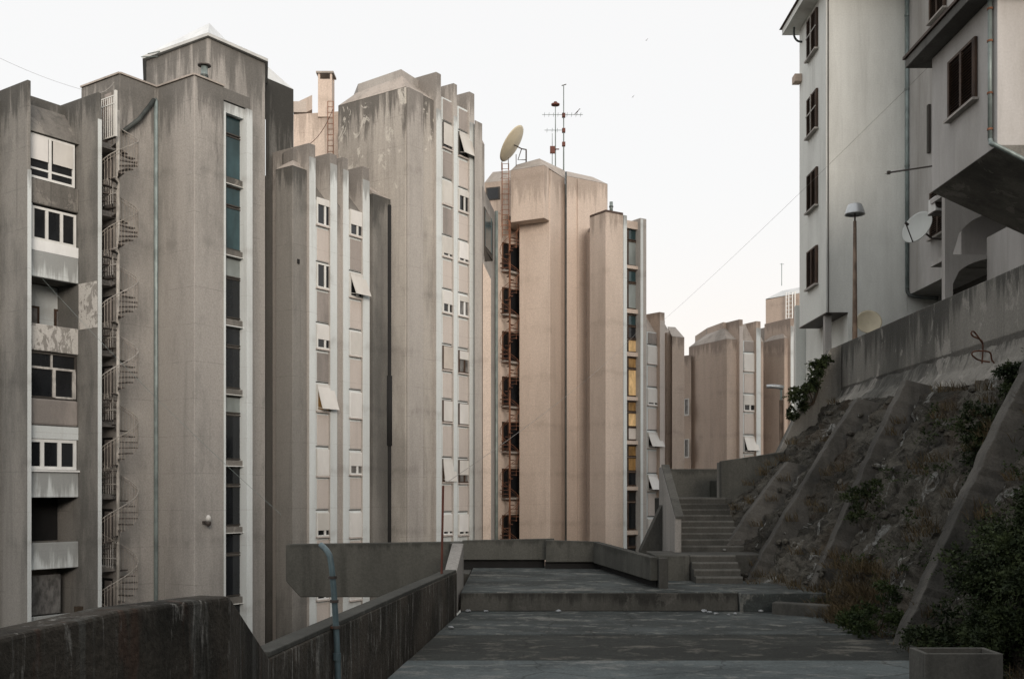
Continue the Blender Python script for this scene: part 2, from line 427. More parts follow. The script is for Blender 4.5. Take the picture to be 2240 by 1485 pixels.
# ------------------------------------------------------------------ facade parts
def yz(fr, a, y):
    q = fr.P + fr.a * a
    return hz(y, q.y)
def window(bld, fr, a0, a1, z0, z1, kind='closed', frac=0.5, fm='white', sm='shutter', gm='glass', panes=2, n0=0.025, sill=True):
    """one window: the frame is the part, its panes and shutter are sub-parts"""
    t = 0.06
    if gm == 'glass' and kind in ('half', 'panes') and random.random() < .4: gm = 'curtain'
    mb = MB()
    mb.box(fr, a0, a0 + t, n0, n0 + 0.07, z0, z1); mb.box(fr, a1 - t, a1, n0, n0 + 0.07, z0, z1)
    mb.box(fr, a0 + t, a1 - t, n0, n0 + 0.07, z0, z0 + t); mb.box(fr, a0 + t, a1 - t, n0, n0 + 0.07, z1 - t, z1)
    if kind != 'closed':
        for k in range(1, panes):
            c = a0 + (a1 - a0) * k / panes
            mb.box(fr, c - 0.05, c + 0.05, n0, n0 + 0.065, z0 + t, z1 - t)
    wn = mb.build('window', M[fm], bld)
    MB().box(fr, a0 + t, a1 - t, n0 - 0.005, n0 + 0.02, z0 + t, z1 - t).build('pane', M[gm], wn)
    if kind == 'closed':
        s = MB(); h = (z1 - z0 - 2 * t) * (1 - (1 - frac) * 0.0); s.box(fr, a0 + t * .6, a1 - t * .6, n0 + 0.03, n0 + 0.085, z0 + 0.05, z1 - t * .5)
        s.build('shutter', M[sm], wn)
    elif kind == 'gap':
        MB().box(fr, a0 + t * .6, a1 - t * .6, n0 + 0.03, n0 + 0.085, z0 + 0.16, z1 - t * .5).build('shutter', M[sm], wn)
    elif kind == 'half':
        zs = z1 - (z1 - z0) * frac
        MB().box(fr, a0 + t * .6, a1 - t * .6, n0 + 0.03, n0 + 0.085, zs, z1 - t * .5).build('shutter', M[sm], wn)
    elif kind == 'awning':
        zs = z1 - 0.12; L = (z1 - z0) * 0.88; outn = frac
        zb = zs - math.sqrt(max(0.01, L * L - outn * outn))
        s = MB()
        s.hexa([fr.p(a0, n0 + .06 + outn, zb), fr.p(a1, n0 + .06 + outn, zb), fr.p(a1, n0 + .10 + outn, zb), fr.p(a0, n0 + .10 + outn, zb),
                fr.p(a0, n0 + .06, zs), fr.p(a1, n0 + .06, zs), fr.p(a1, n0 + .10, zs), fr.p(a0, n0 + .10, zs)])
        s.box(fr, a0, a1, n0 + .06, n0 + .1, zs + 0.001, z1)
        s.tube([fr.p(a0 + .04, n0 + .08, z0 + .15), fr.p(a0 + .04, n0 + .08 + outn, zb)], 0.012, 4)
        s.build('shutter', M[sm], wn)
    if sill:
        MB().box(fr, a0 - 0.03, a1 + 0.03, 0.022, 0.15, z0 - 0.07, z0 - 0.005).build('sill', M['panel'], wn)
    return wn
def column(bld, fr, pxl, pxr, rows, ytop, zbot, pale=True):
    a0, a1 = fr.apx(pxl), fr.apx(pxr)
    if pale:
        MB().box(fr, a0 - 0.02, a1 + 0.02, -0.05, 0.02, zbot, yz(fr, a0, ytop)).build('facing', M['pale'], bld)
    for r in rows:
        k, y0, y1 = r[:3]; kw = r[3] if len(r) > 3 else {}
        zt, zb = yz(fr, a0, y0), yz(fr, a0, y1)
        if k in ('panel', 'panel_dark', 'panel_black'):
            MB().box(fr, a0 + 0.07, a1 - 0.09, 0.02, 0.05, zb + 0.07, zt - 0.03).build('spandrel_panel', M[k], bld, bevel=0.012)
            MB().box(fr, a0, a1, 0.02, 0.035, zb, zb + 0.045).build('shadow_gap', M['darkframe'], bld)
        else:
            window(bld, fr, a0 + 0.02, a1 - 0.02, zb + 0.08, zt - 0.03, k, **kw)
def fin(bld, fr, pxl, pxr, ytop, zbot, prot=0.14, deep=2.2, mat='conc_mid', drop=0.0):
    """a thin concrete wall standing out of the facade, its front edge between two photo columns"""
    f2 = Fr(fr.P + fr.n * prot, fr.P + fr.n * prot + fr.a)
    a0, a1 = f2.apx(pxl), f2.apx(pxr)
    z1 = yz(f2, a1, ytop)
    mb = MB()
    mb.hexa([fr.p(a0, prot, zbot), fr.p(a1, prot, zbot), fr.p(a1, -deep, zbot), fr.p(a0, -deep, zbot),
             fr.p(a0, prot, z1), fr.p(a1, prot, z1), fr.p(a1, -deep, z1 - drop), fr.p(a0, -deep, z1 - drop)])
    return mb.build('fin', M[mat], bld, ztop=z1, bevel=0.02)
def front_strip(bld, fr, pxl, pxr, ytop, zbot, n, mat='pale'):
    f2 = Fr(fr.P + fr.n * n, fr.P + fr.n * n + fr.a)
    a0, a1 = f2.apx(pxl), f2.apx(pxr)
    z1 = yz(f2, a1, ytop)
    return MB().box(f2, a0 + .01, a1 - .01, 0.0, 0.025, zbot, z1 - 0.05).build('painted_edge', M[mat], bld, ztop=z1)
def block(bld, pts, deep, z1, zbot, mat, roof=None, name='wall', rmat='roof_conc'):
    """a solid volume: visible corners left to right, closed at the back along the sight lines"""
    poly = list(pts) + [back(pts[-1], deep) + Vector((-0.3, 0)), back(pts[0], deep) + Vector((0.3, 0))]
    o = MB().prism(poly, zbot, z1).build(name, M[mat], bld, ztop=z1, bevel=0.03)
    if roof:
        ins, rise = roof
        c = sum(poly, Vector((0, 0))) / len(poly)
        tp = [p + (c - p).normalized() * min(ins * 1.3, (c - p).length * 0.8) for p in poly]
        MB().prism(poly, z1 + 0.004, z1 + rise, tp).build('roof', M[rmat], o)
    return o
def curve(pts, k=6):
    """a smooth line through points"""
    P = [Vector(p) for p in pts]; r = []
    for i in range(len(P) - 1):
        a, b_, c, d = P[max(i - 1, 0)], P[i], P[i + 1], P[min(i + 2, len(P) - 1)]
        for j in range(k):
            t = j / k
            r.append(0.5 * ((2 * b_) + (c - a) * t + (2 * a - 5 * b_ + 4 * c - d) * t * t + (3 * b_ - a - 3 * c + d) * t ** 3))
    r.append(P[-1]); return r

ZB = -14.0
# ================================================================== BUILDING 1: left block with the balcony column
u, v = axes(34.5)
C1 = G(60, 37.5)
bA = thing('apartment_block', 'grey concrete block at the left edge with balconies and white bay windows', 'apartment block', (*G(100, 42), ZB))
zf1 = hz(174, 37.5)
c1b = walk(C1, u, 68)
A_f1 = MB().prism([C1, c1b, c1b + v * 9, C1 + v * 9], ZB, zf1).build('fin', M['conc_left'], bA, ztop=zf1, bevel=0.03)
MB().box(Fr(C1, c1b), 0.0, (c1b - C1).length - 0.0, 0.0, 0.02, ZB, zf1 - 3.2).build('painted_edge', M['pale'], bA, ztop=zf1 - 3)
F0 = c1b + v * 0.35
frA = Fr(F0, F0 + u)
P172 = walk(F0, u, 172)
P215 = walk(P172, v, 214)
P222 = walk(P215, u, 222)
zf2 = hz(201, P215.y)
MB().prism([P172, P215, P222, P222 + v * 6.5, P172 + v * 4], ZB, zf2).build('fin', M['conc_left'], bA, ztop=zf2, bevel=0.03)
MB().box(Fr(P215, P222), 0, (P222 - P215).length, 0.0, 0.02, ZB, zf2 - 1.0).build('painted_edge', M['pale'], bA, ztop=zf2)
aR = frA.apx(172)
def zA(y): return yz(frA, 0.15, y)
zeave = zA(207)
# set back rear wall of the balcony column, roof fascia
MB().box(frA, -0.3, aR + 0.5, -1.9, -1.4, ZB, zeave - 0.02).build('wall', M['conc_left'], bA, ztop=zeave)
MB().hexa([frA.p(0, -1.39, zA(285)), frA.p(aR, -1.39, zA(285)), frA.p(aR, 0.05, zA(285)), frA.p(0, 0.05, zA(285)),
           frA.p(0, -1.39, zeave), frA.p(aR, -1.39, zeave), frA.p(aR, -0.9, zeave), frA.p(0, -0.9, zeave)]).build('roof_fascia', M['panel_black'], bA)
MB().box(frA, 0, aR, -1.38, -0.95, zeave + .01, zeave + 0.35).build('parapet', M['conc_left'], bA, ztop=zeave + .3)
def slab(y0, y1, mat, n1=0.0, rail=True, th=0.16, bev=0.03, lab=None):
    mb = MB().box(frA, 0.0, aR, n1 - th, n1, zA(y1), zA(y0))
    o = mb.build('balcony_front', M[mat], bA, bevel=bev, ztop=zA(y0) - .1)
    if lab: o['label'] = lab
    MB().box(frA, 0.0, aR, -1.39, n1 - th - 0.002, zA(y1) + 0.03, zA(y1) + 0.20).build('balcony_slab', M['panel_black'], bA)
def bay(y0, y1, panes, inset0=0.0, inset1=0.12, fm='white', t=0.09, sub=None, fullbar=None, n=-0.06):
    a0, a1 = inset0, aR - inset1
    z1, z0 = zA(y0), zA(y1)
    mb = MB()
    mb.box(frA, a0, a0 + t, n - .08, n, z0, z1); mb.box(frA, a1 - t, a1, n - .08, n, z0, z1)
    mb.box(frA, a0 + t, a1 - t, n - .08, n, z0, z0 + t); mb.box(frA, a0 + t, a1 - t, n - .08, n, z1 - t, z1)
    for k in range(1, panes):
        c = a0 + (a1 - a0) * k / panes
        mb.box(frA, c - t * .6, c + t * .6, n - .075, n - .002, z0 + t, z1 - t)
    if sub:
        zc = z0 + (z1 - z0) * sub
        mb.box(frA, a0 + t, a1 - t, n - .07, n - .004, zc - t * .4, zc + t * .4)
    wn = mb.build('window', M[fm], bA)
    MB().box(frA, a0 + t, a1 - t, n - .06, n - .05, z0 + t, z1 - t).build('pane', M['glass'], wn)
    return wn, a0, a1, z0, z1
# from the top down
wn, a0, a1, z0, z1 = bay(287, 385, 2, sub=0.22)
zs = z0 + (z1 - z0) * 0.42
for k in range(2):
    c0 = a0 + (a1 - a0) * k / 2; c1_ = c0 + (a1 - a0) / 2
    MB().box(frA, c0 + .1, c1_ - .1, -.05, -.03, zs, z1 - .09).build('shutter', M['shutter'], wn)
slab(387, 441, 'panel_black')
wn, a0, a1, z0, z1 = bay(446, 520, 3, 0.28, 0.06)
MB().box(frA, 0, aR, -.14, -.015, zA(544), zA(520.5)).build('bay_panel', M['white'], bA)
MB().box(frA, 0, 0.27, -.14, -.02, zA(520), zA(442)).build('bay_panel', M['pale'], bA)
slab(544.5, 602, 'pale')
# open balcony with doors
MB().box(frA, 0.0, aR, -1.39, -1.37, zA(705), zA(603)).build('rear_wall', M['pale'], bA)
for (e0, e1) in ((0.45, 1.35), (1.95, 2.5)):
    f = MB().box(frA, e0, e1, -1.365, -1.34, zA(715), zA(652)).build('balcony_door', M['brown'], bA)
    MB().box(frA, e0 + .1, e1 - .1, -1.338, -1.33, zA(715), zA(657)).build('door_panel', M['curtain'], f)
slab(705, 764, 'pale_peel', lab='balcony front with peeling white paint')
q0, q1 = 172.5, 213
frF = Fr(P172, P215)
MB().box(frF, 0.02, frF.L - 0.02, 0.0, 0.015, hz(722, P172.y), hz(622, P172.y)).build('peeling_patch', M['pale_peel'], bA)
wn, a0, a1, z0, z1 = bay(766, 868, 1, 0.05, 0.05, 'darkframe', 0.07)
zc = z0 + (z1 - z0) * 0.66
g = MB(); g.box(frA, a0 + .05, a1 - .05, -.14, -.05, zc - .04, zc + .04); g.box(frA, (a0 + a1) / 2 - .03, (a0 + a1) / 2 + .03, -.14, -.05, zc + .04, z1 - .07)
g.box(frA, a0 + 1.05, a0 + 1.15, -.14, -.04, z0 + .05, zc - .04); g.box(frA, a0 + 1.85, a0 + 1.97, -.14, -.04, z0 + .05, zc - .04)
g.box(frA, a0 + 1.15, a0 + 1.85, -.14, -.04, z0 + .03, z0 + .1)
g.build('casement', M['steel'], wn)
slab(869, 928, 'panel_dark', bev=0.12)
MB().box(frA, 0, aR, -.16, -.02, zA(957.5), zA(929)).build('bay_panel', M['pale'], bA)
bay(958, 1026, 3, 0.0, 0.05, t=0.12)
MB().box(frA, -.0, aR, -.1, .08, zA(1031), zA(1027)).build('sill', M['white'], bA)
slab(1031.5, 1088, 'pale')
slab(1188, 1247, 'pale')
for (e0, e1) in ((1.9, 2.15), (2.3, 2.7)):
    f = MB().box(frA, e0, e1, -1.365, -1.32, zA(1350), zA(1262)).build('balcony_door', M['panel'], bA)
    MB().box(frA, e0 + .07, e1 - .07, -1.318, -1.31, zA(1350), zA(1268)).build('door_panel', M['glass'], f)
MB().box(frA, 0.05, 1.7, -.55, -.53, zA(1350), zA(1262)).build('curtain', M['curtain'], bA)
MB().box(frA, 0.0, aR, -1.39, -1.37, zA(1187), zA(1089)).build('rear_wall', M['dark'], bA)  # black sheet paints in the shade of the open balcony recess
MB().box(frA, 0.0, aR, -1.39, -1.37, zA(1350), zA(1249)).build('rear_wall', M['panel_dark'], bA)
slab(1350, 1400, 'pale')
slab(1470, 1530, 'pale')
# a flower box on the lowest balcony
o = MB().box(frA, 1.9, 2.9, 0.02, 0.3, zA(1355), zA(1335)).build('planter_trough', M['bark'], None)
tag(o, 'brown planter trough hanging on the lowest visible balcony of the left block', 'planter')

# rear volume with the stair openings
K0 = G(262, 40.6)
W178 = walk(K0, v, 178)
W343 = walk(K0, u, 343.5)
K = walk(W343, v, 425)
W490 = walk(K, u, 490)
W548 = walk(K, u, 549)
zK = hz(162, 40.6)
print('A2 depths', K.y, W490.y, W548.y, 'P172', P172.y, 'P215', P215.y, 'yK', H - zK * F / K.y, 'y343', H - zK * F / W343.y)
bT = thing('stair_tower', 'tall grey concrete tower with a blue glazed stairwell strip and white metal roof', 'tower block', (*G(450, 46), ZB))
poly = [W178, K0, W343, K, W490]
nU = Fr(K, W548).n
frG = Fr(W490 - nU * 0.35, W548 - nU * 0.35)
g490, g548 = W490 - nU * 0.35, W548 - nU * 0.35
MB().prism([W178, K0, W343, K, W490, g490, g548, back(g548, 4), back(W178, 5) + Vector((0.4, 0))], ZB, zK).build('wall', M['conc_grey'], bT, ztop=zK, bevel=0.03)
fl = MB()
for a_, b_ in ((W178, K0), (K0, W343), (W343, K), (K, W490)):
    f_ = Fr(a_, b_); fl.box(f_, 0, f_.L, -0.15, 0.06, zK + 0.003, zK + 0.07)
fl.build('coping', M['roof_conc'], bT)
# header above the glazing and the light pier right of it
frU = Fr(W490, W548)
zh = hz(222, W548.y)
a536, a548 = frU.apx(535.5), frU.apx(548)
MB().box(frU, 0.0, a536, -0.34, -0.06, yz(frU, 0, 243), zK - .55).build('header', M['pale'], bT, ztop=zK)
MB().box(frU, 0.0, a548, -0.3, -0.02, zK - .5, zK - .02).build('header', M['conc_grey'], bT, ztop=zK)
MB().box(frU, a536, a548, -0.34, 0.12, ZB, zK - 0.56).build('pier', M['pale'], bT, ztop=zK)
MB().box(frU, -.01, 0.07, -0.02, 0.03, ZB, yz(frU, 0, 243)).build('painted_edge', M['pale'], bT)
rowsG = [('teal', 245, 287), ('teal', 290, 384), ('band', 385, 399), ('teal', 402, 444), ('teal', 447, 541), ('band', 543, 556), ('paleglass', 558, 602), ('glass', 604, 692),
         ('band', 696, 710), ('glass', 712, 753), ('glass', 756, 847), ('band', 849, 861), ('paleglass', 864, 902), ('glass', 905, 1004), ('band', 1006, 1018), ('glass', 1020, 1060),
         ('glass', 1063, 1150), ('band', 1153, 1165), ('glass', 1168, 1212), ('glass', 1215, 1306), ('band', 1308, 1322), ('glass', 1324, 1450)]
mb = MB()
for k, y0, y1 in rowsG:
    z1, z0 = yz(frG, 0, y0), yz(frG, 0, y1)
    ag = frG.apx(535)
    if k == 'band':
        MB().box(frG, 0.0, ag, 0.01, 0.22, z0, z1).build('spandrel_panel', M['panel_black'], bT)
        MB().box(frG, 0.0, ag, 0.02, 0.28, z0 - .03, z0 - .002).build('sill', M['white'], bT)
    else:
        f = MB(); t = .05
        f.box(frG, 0, t, .01, .09, z0, z1); f.box(frG, ag - t, ag, .01, .09, z0, z1); f.box(frG, t, ag - t, .01, .09, z0, z0 + t); f.box(frG, t, ag - t, .01, .09, z1 - t, z1)
        wn = f.build('window', M['darkframe'], bT)
        MB().box(frG, t, ag - t, .02, .05, z0 + t, z1 - t).build('pane', M[k], wn)
# stair openings in the left flank (doors onto the spiral stair) with landing slabs
frS = Fr(W178, K0)
s0, s1 = frS.apx(216), frS.apx(250)
FLOORS = [305, 455, 608, 764, 920, 1080, 1240, 1395]
for i, y in enumerate(FLOORS):
    z = hz(y, 40.0)
    h = 2.2
    f = MB().box(frS, s0, s1 - .1, -.03, 0.02, z + .02, z + h).build('door', M['dark' if i else 'panel_black'], bT)
    MB().box(frS, s1 - .55, s1 - .12, 0.021, 0.05, z + .02, z + h - .1).build('door_leaf', M['panel_dark'], f)
    MB().box(frS, s0 + .0, s1 + 0.1, 0.02, 1.35, z - .2, z).build('landing', M['conc_grey'], bT)
q_ = MB().box(frS, s0 - .1, s0 + .65, .003, .06, hz(305, 40.6), hz(212, 40.6)).build('door', M['brown'], bT)
# tall part behind
T0 = G(455, 43.0)
zT = hz(82, 43.0)
T320 = walk(T0, v, 320); T580 = walk(T0, u, 580)
block(bT, [T320, T0, T580], 7, zT, ZB, 'conc_grey')
polyT = [T320, T0, T580, back(T580, 7), back(T320, 7)]
cT = sum(polyT, Vector((0, 0))) / 5
eav = [p + (p - cT).normalized() * 0.18 for p in polyT]
MB().prism(eav, zT + .003, zT + .12).build('eave', M['roof_metal'], bT)
ru, rv = u, v
top5 = [T320 - v * 1.4 + u * 1.2, T0 + v * 1.4 + u * 1.2, T580 - u * 3.0 + v * 1.4, back(T580, 4) - u * 3, back(T320, 4) - v]
MB().prism(eav, zT + .123, zT + 1.02, [G(452, 44.6), G(458, 44.0), G(494, 45.6), G(482, 49), G(450, 49)]).build('roof', M['roof_metal'], bT)
# second tower piece, stains and shade both put into its dark concrete
X0 = G(581, 47.8)
X1 = walk(X0, u, 642)
zX = hz(170, 47.8)
o_ = block(bT, [X0, X1], 6, zX, ZB, 'conc_dark')
bx = back(X0, 2.5)
MB().prism([X0, X1, back(X1, 5), back(X0, 5)], zX + .004, zX + 1.0, [X0 + v * .5 + u * 0.1, X0 + v * .9 + u * 1.0, back(X1, 4) - u * 1.5, back(X0, 4)]).build('roof', M['roof_metal'], bT)
# intermediate grey pier between tower and block 2
o_ = block(bT, [G(548, 46.2), walk(G(548, 46.2), u, 603)], 2, hz(640, 47), ZB, 'conc_dark') if False else None

# ================================================================== BUILDING 2: finned low block
bB = thing('apartment_block', 'lower four finned concrete block with two window strips, left of the black downpipe', 'apartment block', (*G(720, 50), ZB))
B0 = G(640, 46.0)
B603 = walk(B0, v, 603)
frB = Fr(B0, B0 + u)
B677 = walk(B0, u, 677)
zB = hz(362, 46.0)
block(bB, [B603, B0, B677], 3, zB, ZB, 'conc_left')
capc = (B603 + B0 + B677) / 3 + u * 1.0 + v * 0.2
pb = [B603, B0, B677, back(B677, 3), back(B603, 3)]
cb = sum(pb, Vector((0, 0))) / 5
tb = [G(620, 47.3), G(641, 46.7), G(677.5, 47.9), back(B677, 2.6), back(B603, 2.6)]
MB().prism(pb, zB + .004, zB + 0.45, tb).build('roof', M['roof_conc'], bB)
MB().prism(tb, zB + .455, hz(324, 46.7)).build('roof_parapet', M['conc_mid'], bB, ztop=hz(322, 46.7))
def wall_strip(bld, fr, pxl, pxr, ytop, zbot, mat='conc_mid', n=-0.005, deep=3.0, slope=None):
    a0, a1 = fr.apx(pxl), fr.apx(pxr)
    z1 = yz(fr, a0, ytop)
    MB().box(fr, a0, a1, -deep, n, zbot, z1).build('wall', M[mat], bld, ztop=z1)
    if slope:
        rise, setb, smat = slope
        MB().hexa([fr.p(a0, n, z1 + .004), fr.p(a1, n, z1 + .004), fr.p(a1, -deep, z1 + .004), fr.p(a0, -deep, z1 + .004),
                   fr.p(a0, n - setb, z1 + rise), fr.p(a1, n - setb, z1 + rise), fr.p(a1, -deep, z1 + rise), fr.p(a0, -deep, z1 + rise)]).build('roof', M[smat], bld)
wall_strip(bB, frB, 677.2, 761, 432, ZB, 'conc_mid', slope=(1.45, 1.25, 'panel_black'))
wall_strip(bB, frB, 761.1, 847.5, 455, ZB, 'conc_mid', slope=(1.45, 1.25, 'panel_black'))
fin(bB, frB, 676, 690, 318, ZB)
fin(bB, frB, 722, 737, 340, ZB)
fin(bB, frB, 750, 762, 348, ZB)
fin(bB, frB, 793, 808, 369, ZB)
for a_, b_, y in ((676, 690, 345), (722, 737, 360), (750, 762, 372), (793, 808, 395)): front_strip(bB, frB, a_, b_, y, ZB, 0.14)
W = 'panel'
column(bB, frB, 690, 727, [('half', 430, 494, dict(frac=.25)), ('panel', 497, 572), ('panes', 573, 632), ('panel_dark', 635, 705), ('half', 707, 765, dict(frac=.62)),
       ('panel_dark', 769, 836), ('awning', 838, 902, dict(frac=.34, gm='litdim')), ('panel', 905, 977), ('closed', 980, 1044), ('panel', 1047, 1116), ('half', 1119, 1177, dict(frac=.75)),
       ('panel', 1180, 1254), ('half', 1256, 1316, dict(frac=.3)), ('panel', 1318, 1390), ('closed', 1393, 1450)], 437, ZB)
column(bB, frB, 762.5, 796, [('half', 456, 517, dict(frac=.58)), ('panel_dark', 520, 592), ('awning', 594, 652, dict(frac=.38, sm='shutter')), ('panel', 655, 720), ('closed', 722, 780),
       ('panel', 784, 852), ('closed', 855, 916), ('panel', 920, 984), ('half', 987, 1041, dict(frac=.62)), ('panel', 1044, 1116), ('closed', 1119, 1178), ('panel', 1182, 1254), ('closed', 1256, 1316)], 459, ZB)
# grey face between the last fin and the downpipe
a0, a1 = frB.apx(809), frB.apx(848)
zz = yz(frB, a0, 425)
MB().hexa([frB.p(a0, 0.2, ZB), frB.p(a1, 0.2, ZB), frB.p(a1, -3, ZB), frB.p(a0, -3, ZB), frB.p(a0, .2, zz), frB.p(a1, .2, zz), frB.p(a1, -3, zz), frB.p(a0, -3, zz)]).build('wall', M['conc_left'], bB, ztop=zz)
MB().hexa([frB.p(a0, .2, zz + .004), frB.p(a1, .2, zz + .004), frB.p(a1, -3, zz + .004), frB.p(a0, -3, zz + .004),
           frB.p(a0, -.7, zz + 1.0), frB.p(a0 + .4, -1.2, zz + 1.0), frB.p(a0 + .4, -3, zz + 1.0), frB.p(a0, -3, zz + 1.0)]).build('roof', M['roof_conc'], bB)
B848 = walk(frB.P + frB.n * .2, frB.a, 848)

# ================================================================== BUILDING 3: tall finned block
bC = thing('apartment_block', 'tall concrete block with peeling plaster, three top fins and twin window strips', 'apartment block', (*G(900, 56), ZB))
C0 = G(887, 50.5)
CL = walk(C0, v, 740)
frC = Fr(C0, C0 + u)
zC = hz(190, 50.5)
C955 = walk(C0, u, 955)
print('B0..', B677.y, B848.y, 'C955', C955.y, 'CL', CL.y)
pc = [CL, C0, C955, back(C955, 4), back(CL, 4)]
MB().prism(pc, ZB, zC).build('wall', M['peeling'], bC, ztop=zC, bevel=0.04)
ccc = sum(pc, Vector((0, 0))) / 5
MB().prism(pc, zC + .004, zC + .78, [p + (ccc - p).normalized() * (0.95 if i != 1 else .75) for i, p in enumerate(pc)]).build('roof', M['roof_conc'], bC)
pp_ = [p + (ccc - p).normalized() * 1.0 for p in pc]
MB().prism(pp_, zC + .79, zC + 1.22).build('roof_parapet', M['conc_mid'], bC)
# the lighter vertical pilaster at the corner
fP = Fr(C0, C955)
MB().box(fP, 0.05, fP.apx(921), .003, .16, ZB, zC - .02).build('pilaster', M['conc_mid'], bC, ztop=zC, bevel=.03)
wall_strip(bC, frC, 955.1, 1060, 268, ZB, 'conc_mid', deep=3.5, slope=(2.0, 1.1, 'panel_dark'))
wall_strip(bC, frC, 1000, 1026, 284, ZB, 'conc_mid', deep=3.0, n=0.01)
fin(bC, frC, 954, 965, 163, ZB, deep=2.6, prot=.16)
fin(bC, frC, 992, 1000, 186, ZB, deep=2.6, prot=.16)
fin(bC, frC, 1027, 1038, 206, ZB, deep=2.6, prot=.16)
for a_, b_, y in ((954, 965, 240), (992, 1000, 255), (1027, 1038, 270)): front_strip(bC, frC, a_, b_, y, ZB, 0.16)
column(bC, frC, 966, 993, [('panel_dark', 214, 264), ('gap', 265, 325, dict(fm='darkframe')), ('panel_dark', 328, 389), ('closed', 392, 448), ('panel_dark', 451, 513), ('gap', 514, 563),
       ('panel', 567, 631), ('half', 633, 686, dict(frac=.6)), ('panel', 689, 752), ('closed', 754, 811, dict(fm='brown', sm='cream')), ('panel', 814, 872), ('closed', 873, 926, dict(fm='brown', sm='shutter')),
       ('panel', 930, 1000), ('awning', 1002, 1057, dict(frac=.12, fm='brown')), ('panel', 1060, 1120), ('gap', 1123, 1173)], 212, ZB)
column(bC, frC, 1001, 1026.5, [('panel_dark', 235, 284), ('awning', 286, 343, dict(frac=.34, fm='darkframe')), ('panel', 347, 409), ('half', 411, 464, dict(frac=.3)), ('panel', 467, 524), ('gap', 526, 574),
       ('panel', 578, 640), ('half', 643, 693, dict(frac=.3, gm='curtain')), ('panel', 697, 761), ('half', 764, 818, dict(frac=.4, fm='brown', gm='curtain')), ('panel', 821, 878), ('closed', 880, 932, dict(fm='brown')),
       ('panel', 935, 1002), ('half', 1004, 1059, dict(frac=.66, fm='brown', gm='curtain')), ('panel', 1062, 1120), ('gap', 1123, 1173)], 232, ZB)
Q0 = G(1038, 54.3); Q1 = walk(Q0, u, 1055)
block(bC, [Q0, Q1], 3.0, hz(262, 54.3), ZB, 'conc_mid')
# lower rear wing behind block 2
R0 = G(642, 57.5); R1 = G(748, 57.0)
bR = thing('rear_wing', 'beige rear wing with a chimney, seen between the dark tower and the tall finned block', 'apartment block', (*G(690, 59), ZB))
block(bR, [R0, R1], 5, hz(246, 57.2), ZB, 'conc_warm')
MB().prism([G(642, 58), G(675, 58), G(672, 60), G(645, 60)], hz(246, 58) + .01, hz(222, 58)).build('roof', M['roof_conc'], bR)
MB().prism([G(655, 58.5), G(683, 57.6), G(683, 60.6), G(655, 61)], hz(246, 58) + .012, hz(214, 58)).build('fin', M['conc_warm'], bR)

# ================================================================== narrow shaded wing with slanted blue windows (right of block 3)
bS = thing('link_wing', 'narrow shaded wing with a slanted blue window left of the rusty spiral stair', 'apartment block', (*G(1070, 60), ZB))
L0 = G(1052, 55.2); L1 = G(1085, 58.5)
frL = Fr(L0, L1)
zL0, zL1 = hz(400, 55.2), hz(470, 58.5)
MB().prism([L0, L1, back(L1, 4), back(L0, 4)], ZB, [zL0, zL1, zL1, zL0]).build('wall', M['conc_mid'], bS, ztop=zL1 + 1)
for (y0, y1) in ((462, 520),):
    q = MB()
    b0, b1 = frL.apx(1058), frL.apx(1076)
    wn = q.hexa([frL.p(b0, 0, hz(575, 56)), frL.p(b1, 0, hz(545 + 30, 58)), frL.p(b1, .06, hz(575, 58)), frL.p(b0, .06, hz(545, 56)),
                 frL.p(b0, 0, hz(455, 56)), frL.p(b1, 0, hz(492, 58)), frL.p(b1, .06, hz(492, 58)), frL.p(b0, .06, hz(455, 56))]).build('window', M['darkframe'], bS)
    MB().hexa([frL.p(b0 + .1, .061, hz(540, 56)), frL.p(b1 - .3, .061, hz(563, 58)), frL.p(b1 - .3, .08, hz(563, 58)), frL.p(b0 + .1, .08, hz(540, 56)),
               frL.p(b0 + .1, .061, hz(462, 56)), frL.p(b1 - .3, .061, hz(487, 58)), frL.p(b1 - .3, .08, hz(487, 58)), frL.p(b0 + .1, .08, hz(462, 56))]).build('pane', M['teal'], wn)
MB().prism([G(1056, 54.9), G(1074, 54.9), G(1074, 56.0), G(1056, 56)], ZB, [hz(575, 55), hz(612, 55), hz(612, 56), hz(575, 56)]).build('pier', M['conc_warm'], bS)

# ================================================================== BUILDING 4: warm tower with antennas
bD = thing('tower_block', 'windowless warm grey concrete tower with a dish and antenna masts on its roof', 'tower block', (*G(1230, 66), ZB))
u4, v4 = axes(28)
u5, v5 = axes(57)
D0 = G(1203, 62.0)
D138 = walk(D0, v4, 1136)
D237 = walk(D0, u4, 1235.5)
zD = hz(365, 61.5)
zDb = hz(478, 61.3)
MB().prism([D138, D0, D237, back(D237, 8), back(D138, 8)], ZB, zD - .01).build('wall', M['conc_warm'], bD, ztop=zD, bevel=0.03)
U0 = G(1190, 61.2); U118 = walk(U0, v4, 1117); U203 = walk(U0, u4, 1201)
MB().prism([U118, U0, U203, back(U203, 3), back(U118, 6)], zDb, zD).build('upper_wall', M['conc_warm'], bD, ztop=zD, bevel=0.03)
Dm = G(1238.5, 63.3)
D328 = walk(Dm, u5, 1329)
zD2 = hz(388, 63.6)
MB().prism([Dm, D328, back(D328, 7), back(Dm, 7)], ZB, zD2).build('wall', M['conc_warm'], bD, ztop=zD2, bevel=0.03)
MB().prism([back(D237, .8), back(Dm, .4), back(Dm, 3), back(D237, 3)], ZB, zD - .5).build('joint', M['dark'], bD)
pd = [U118, U0, D237, back(D237, 7), back(U118, 7)]
MB().prism(pd, zD + .004, hz(347, 62.8), [G(1130, 64.0), G(1180, 62.8), G(1236, 65.2), back(D237, 6), back(U118, 6) + Vector((.4, 0))]).build('roof', M['roof_conc'], bD)
pd = [Dm, D328, back(D328, 7), back(Dm, 7)]
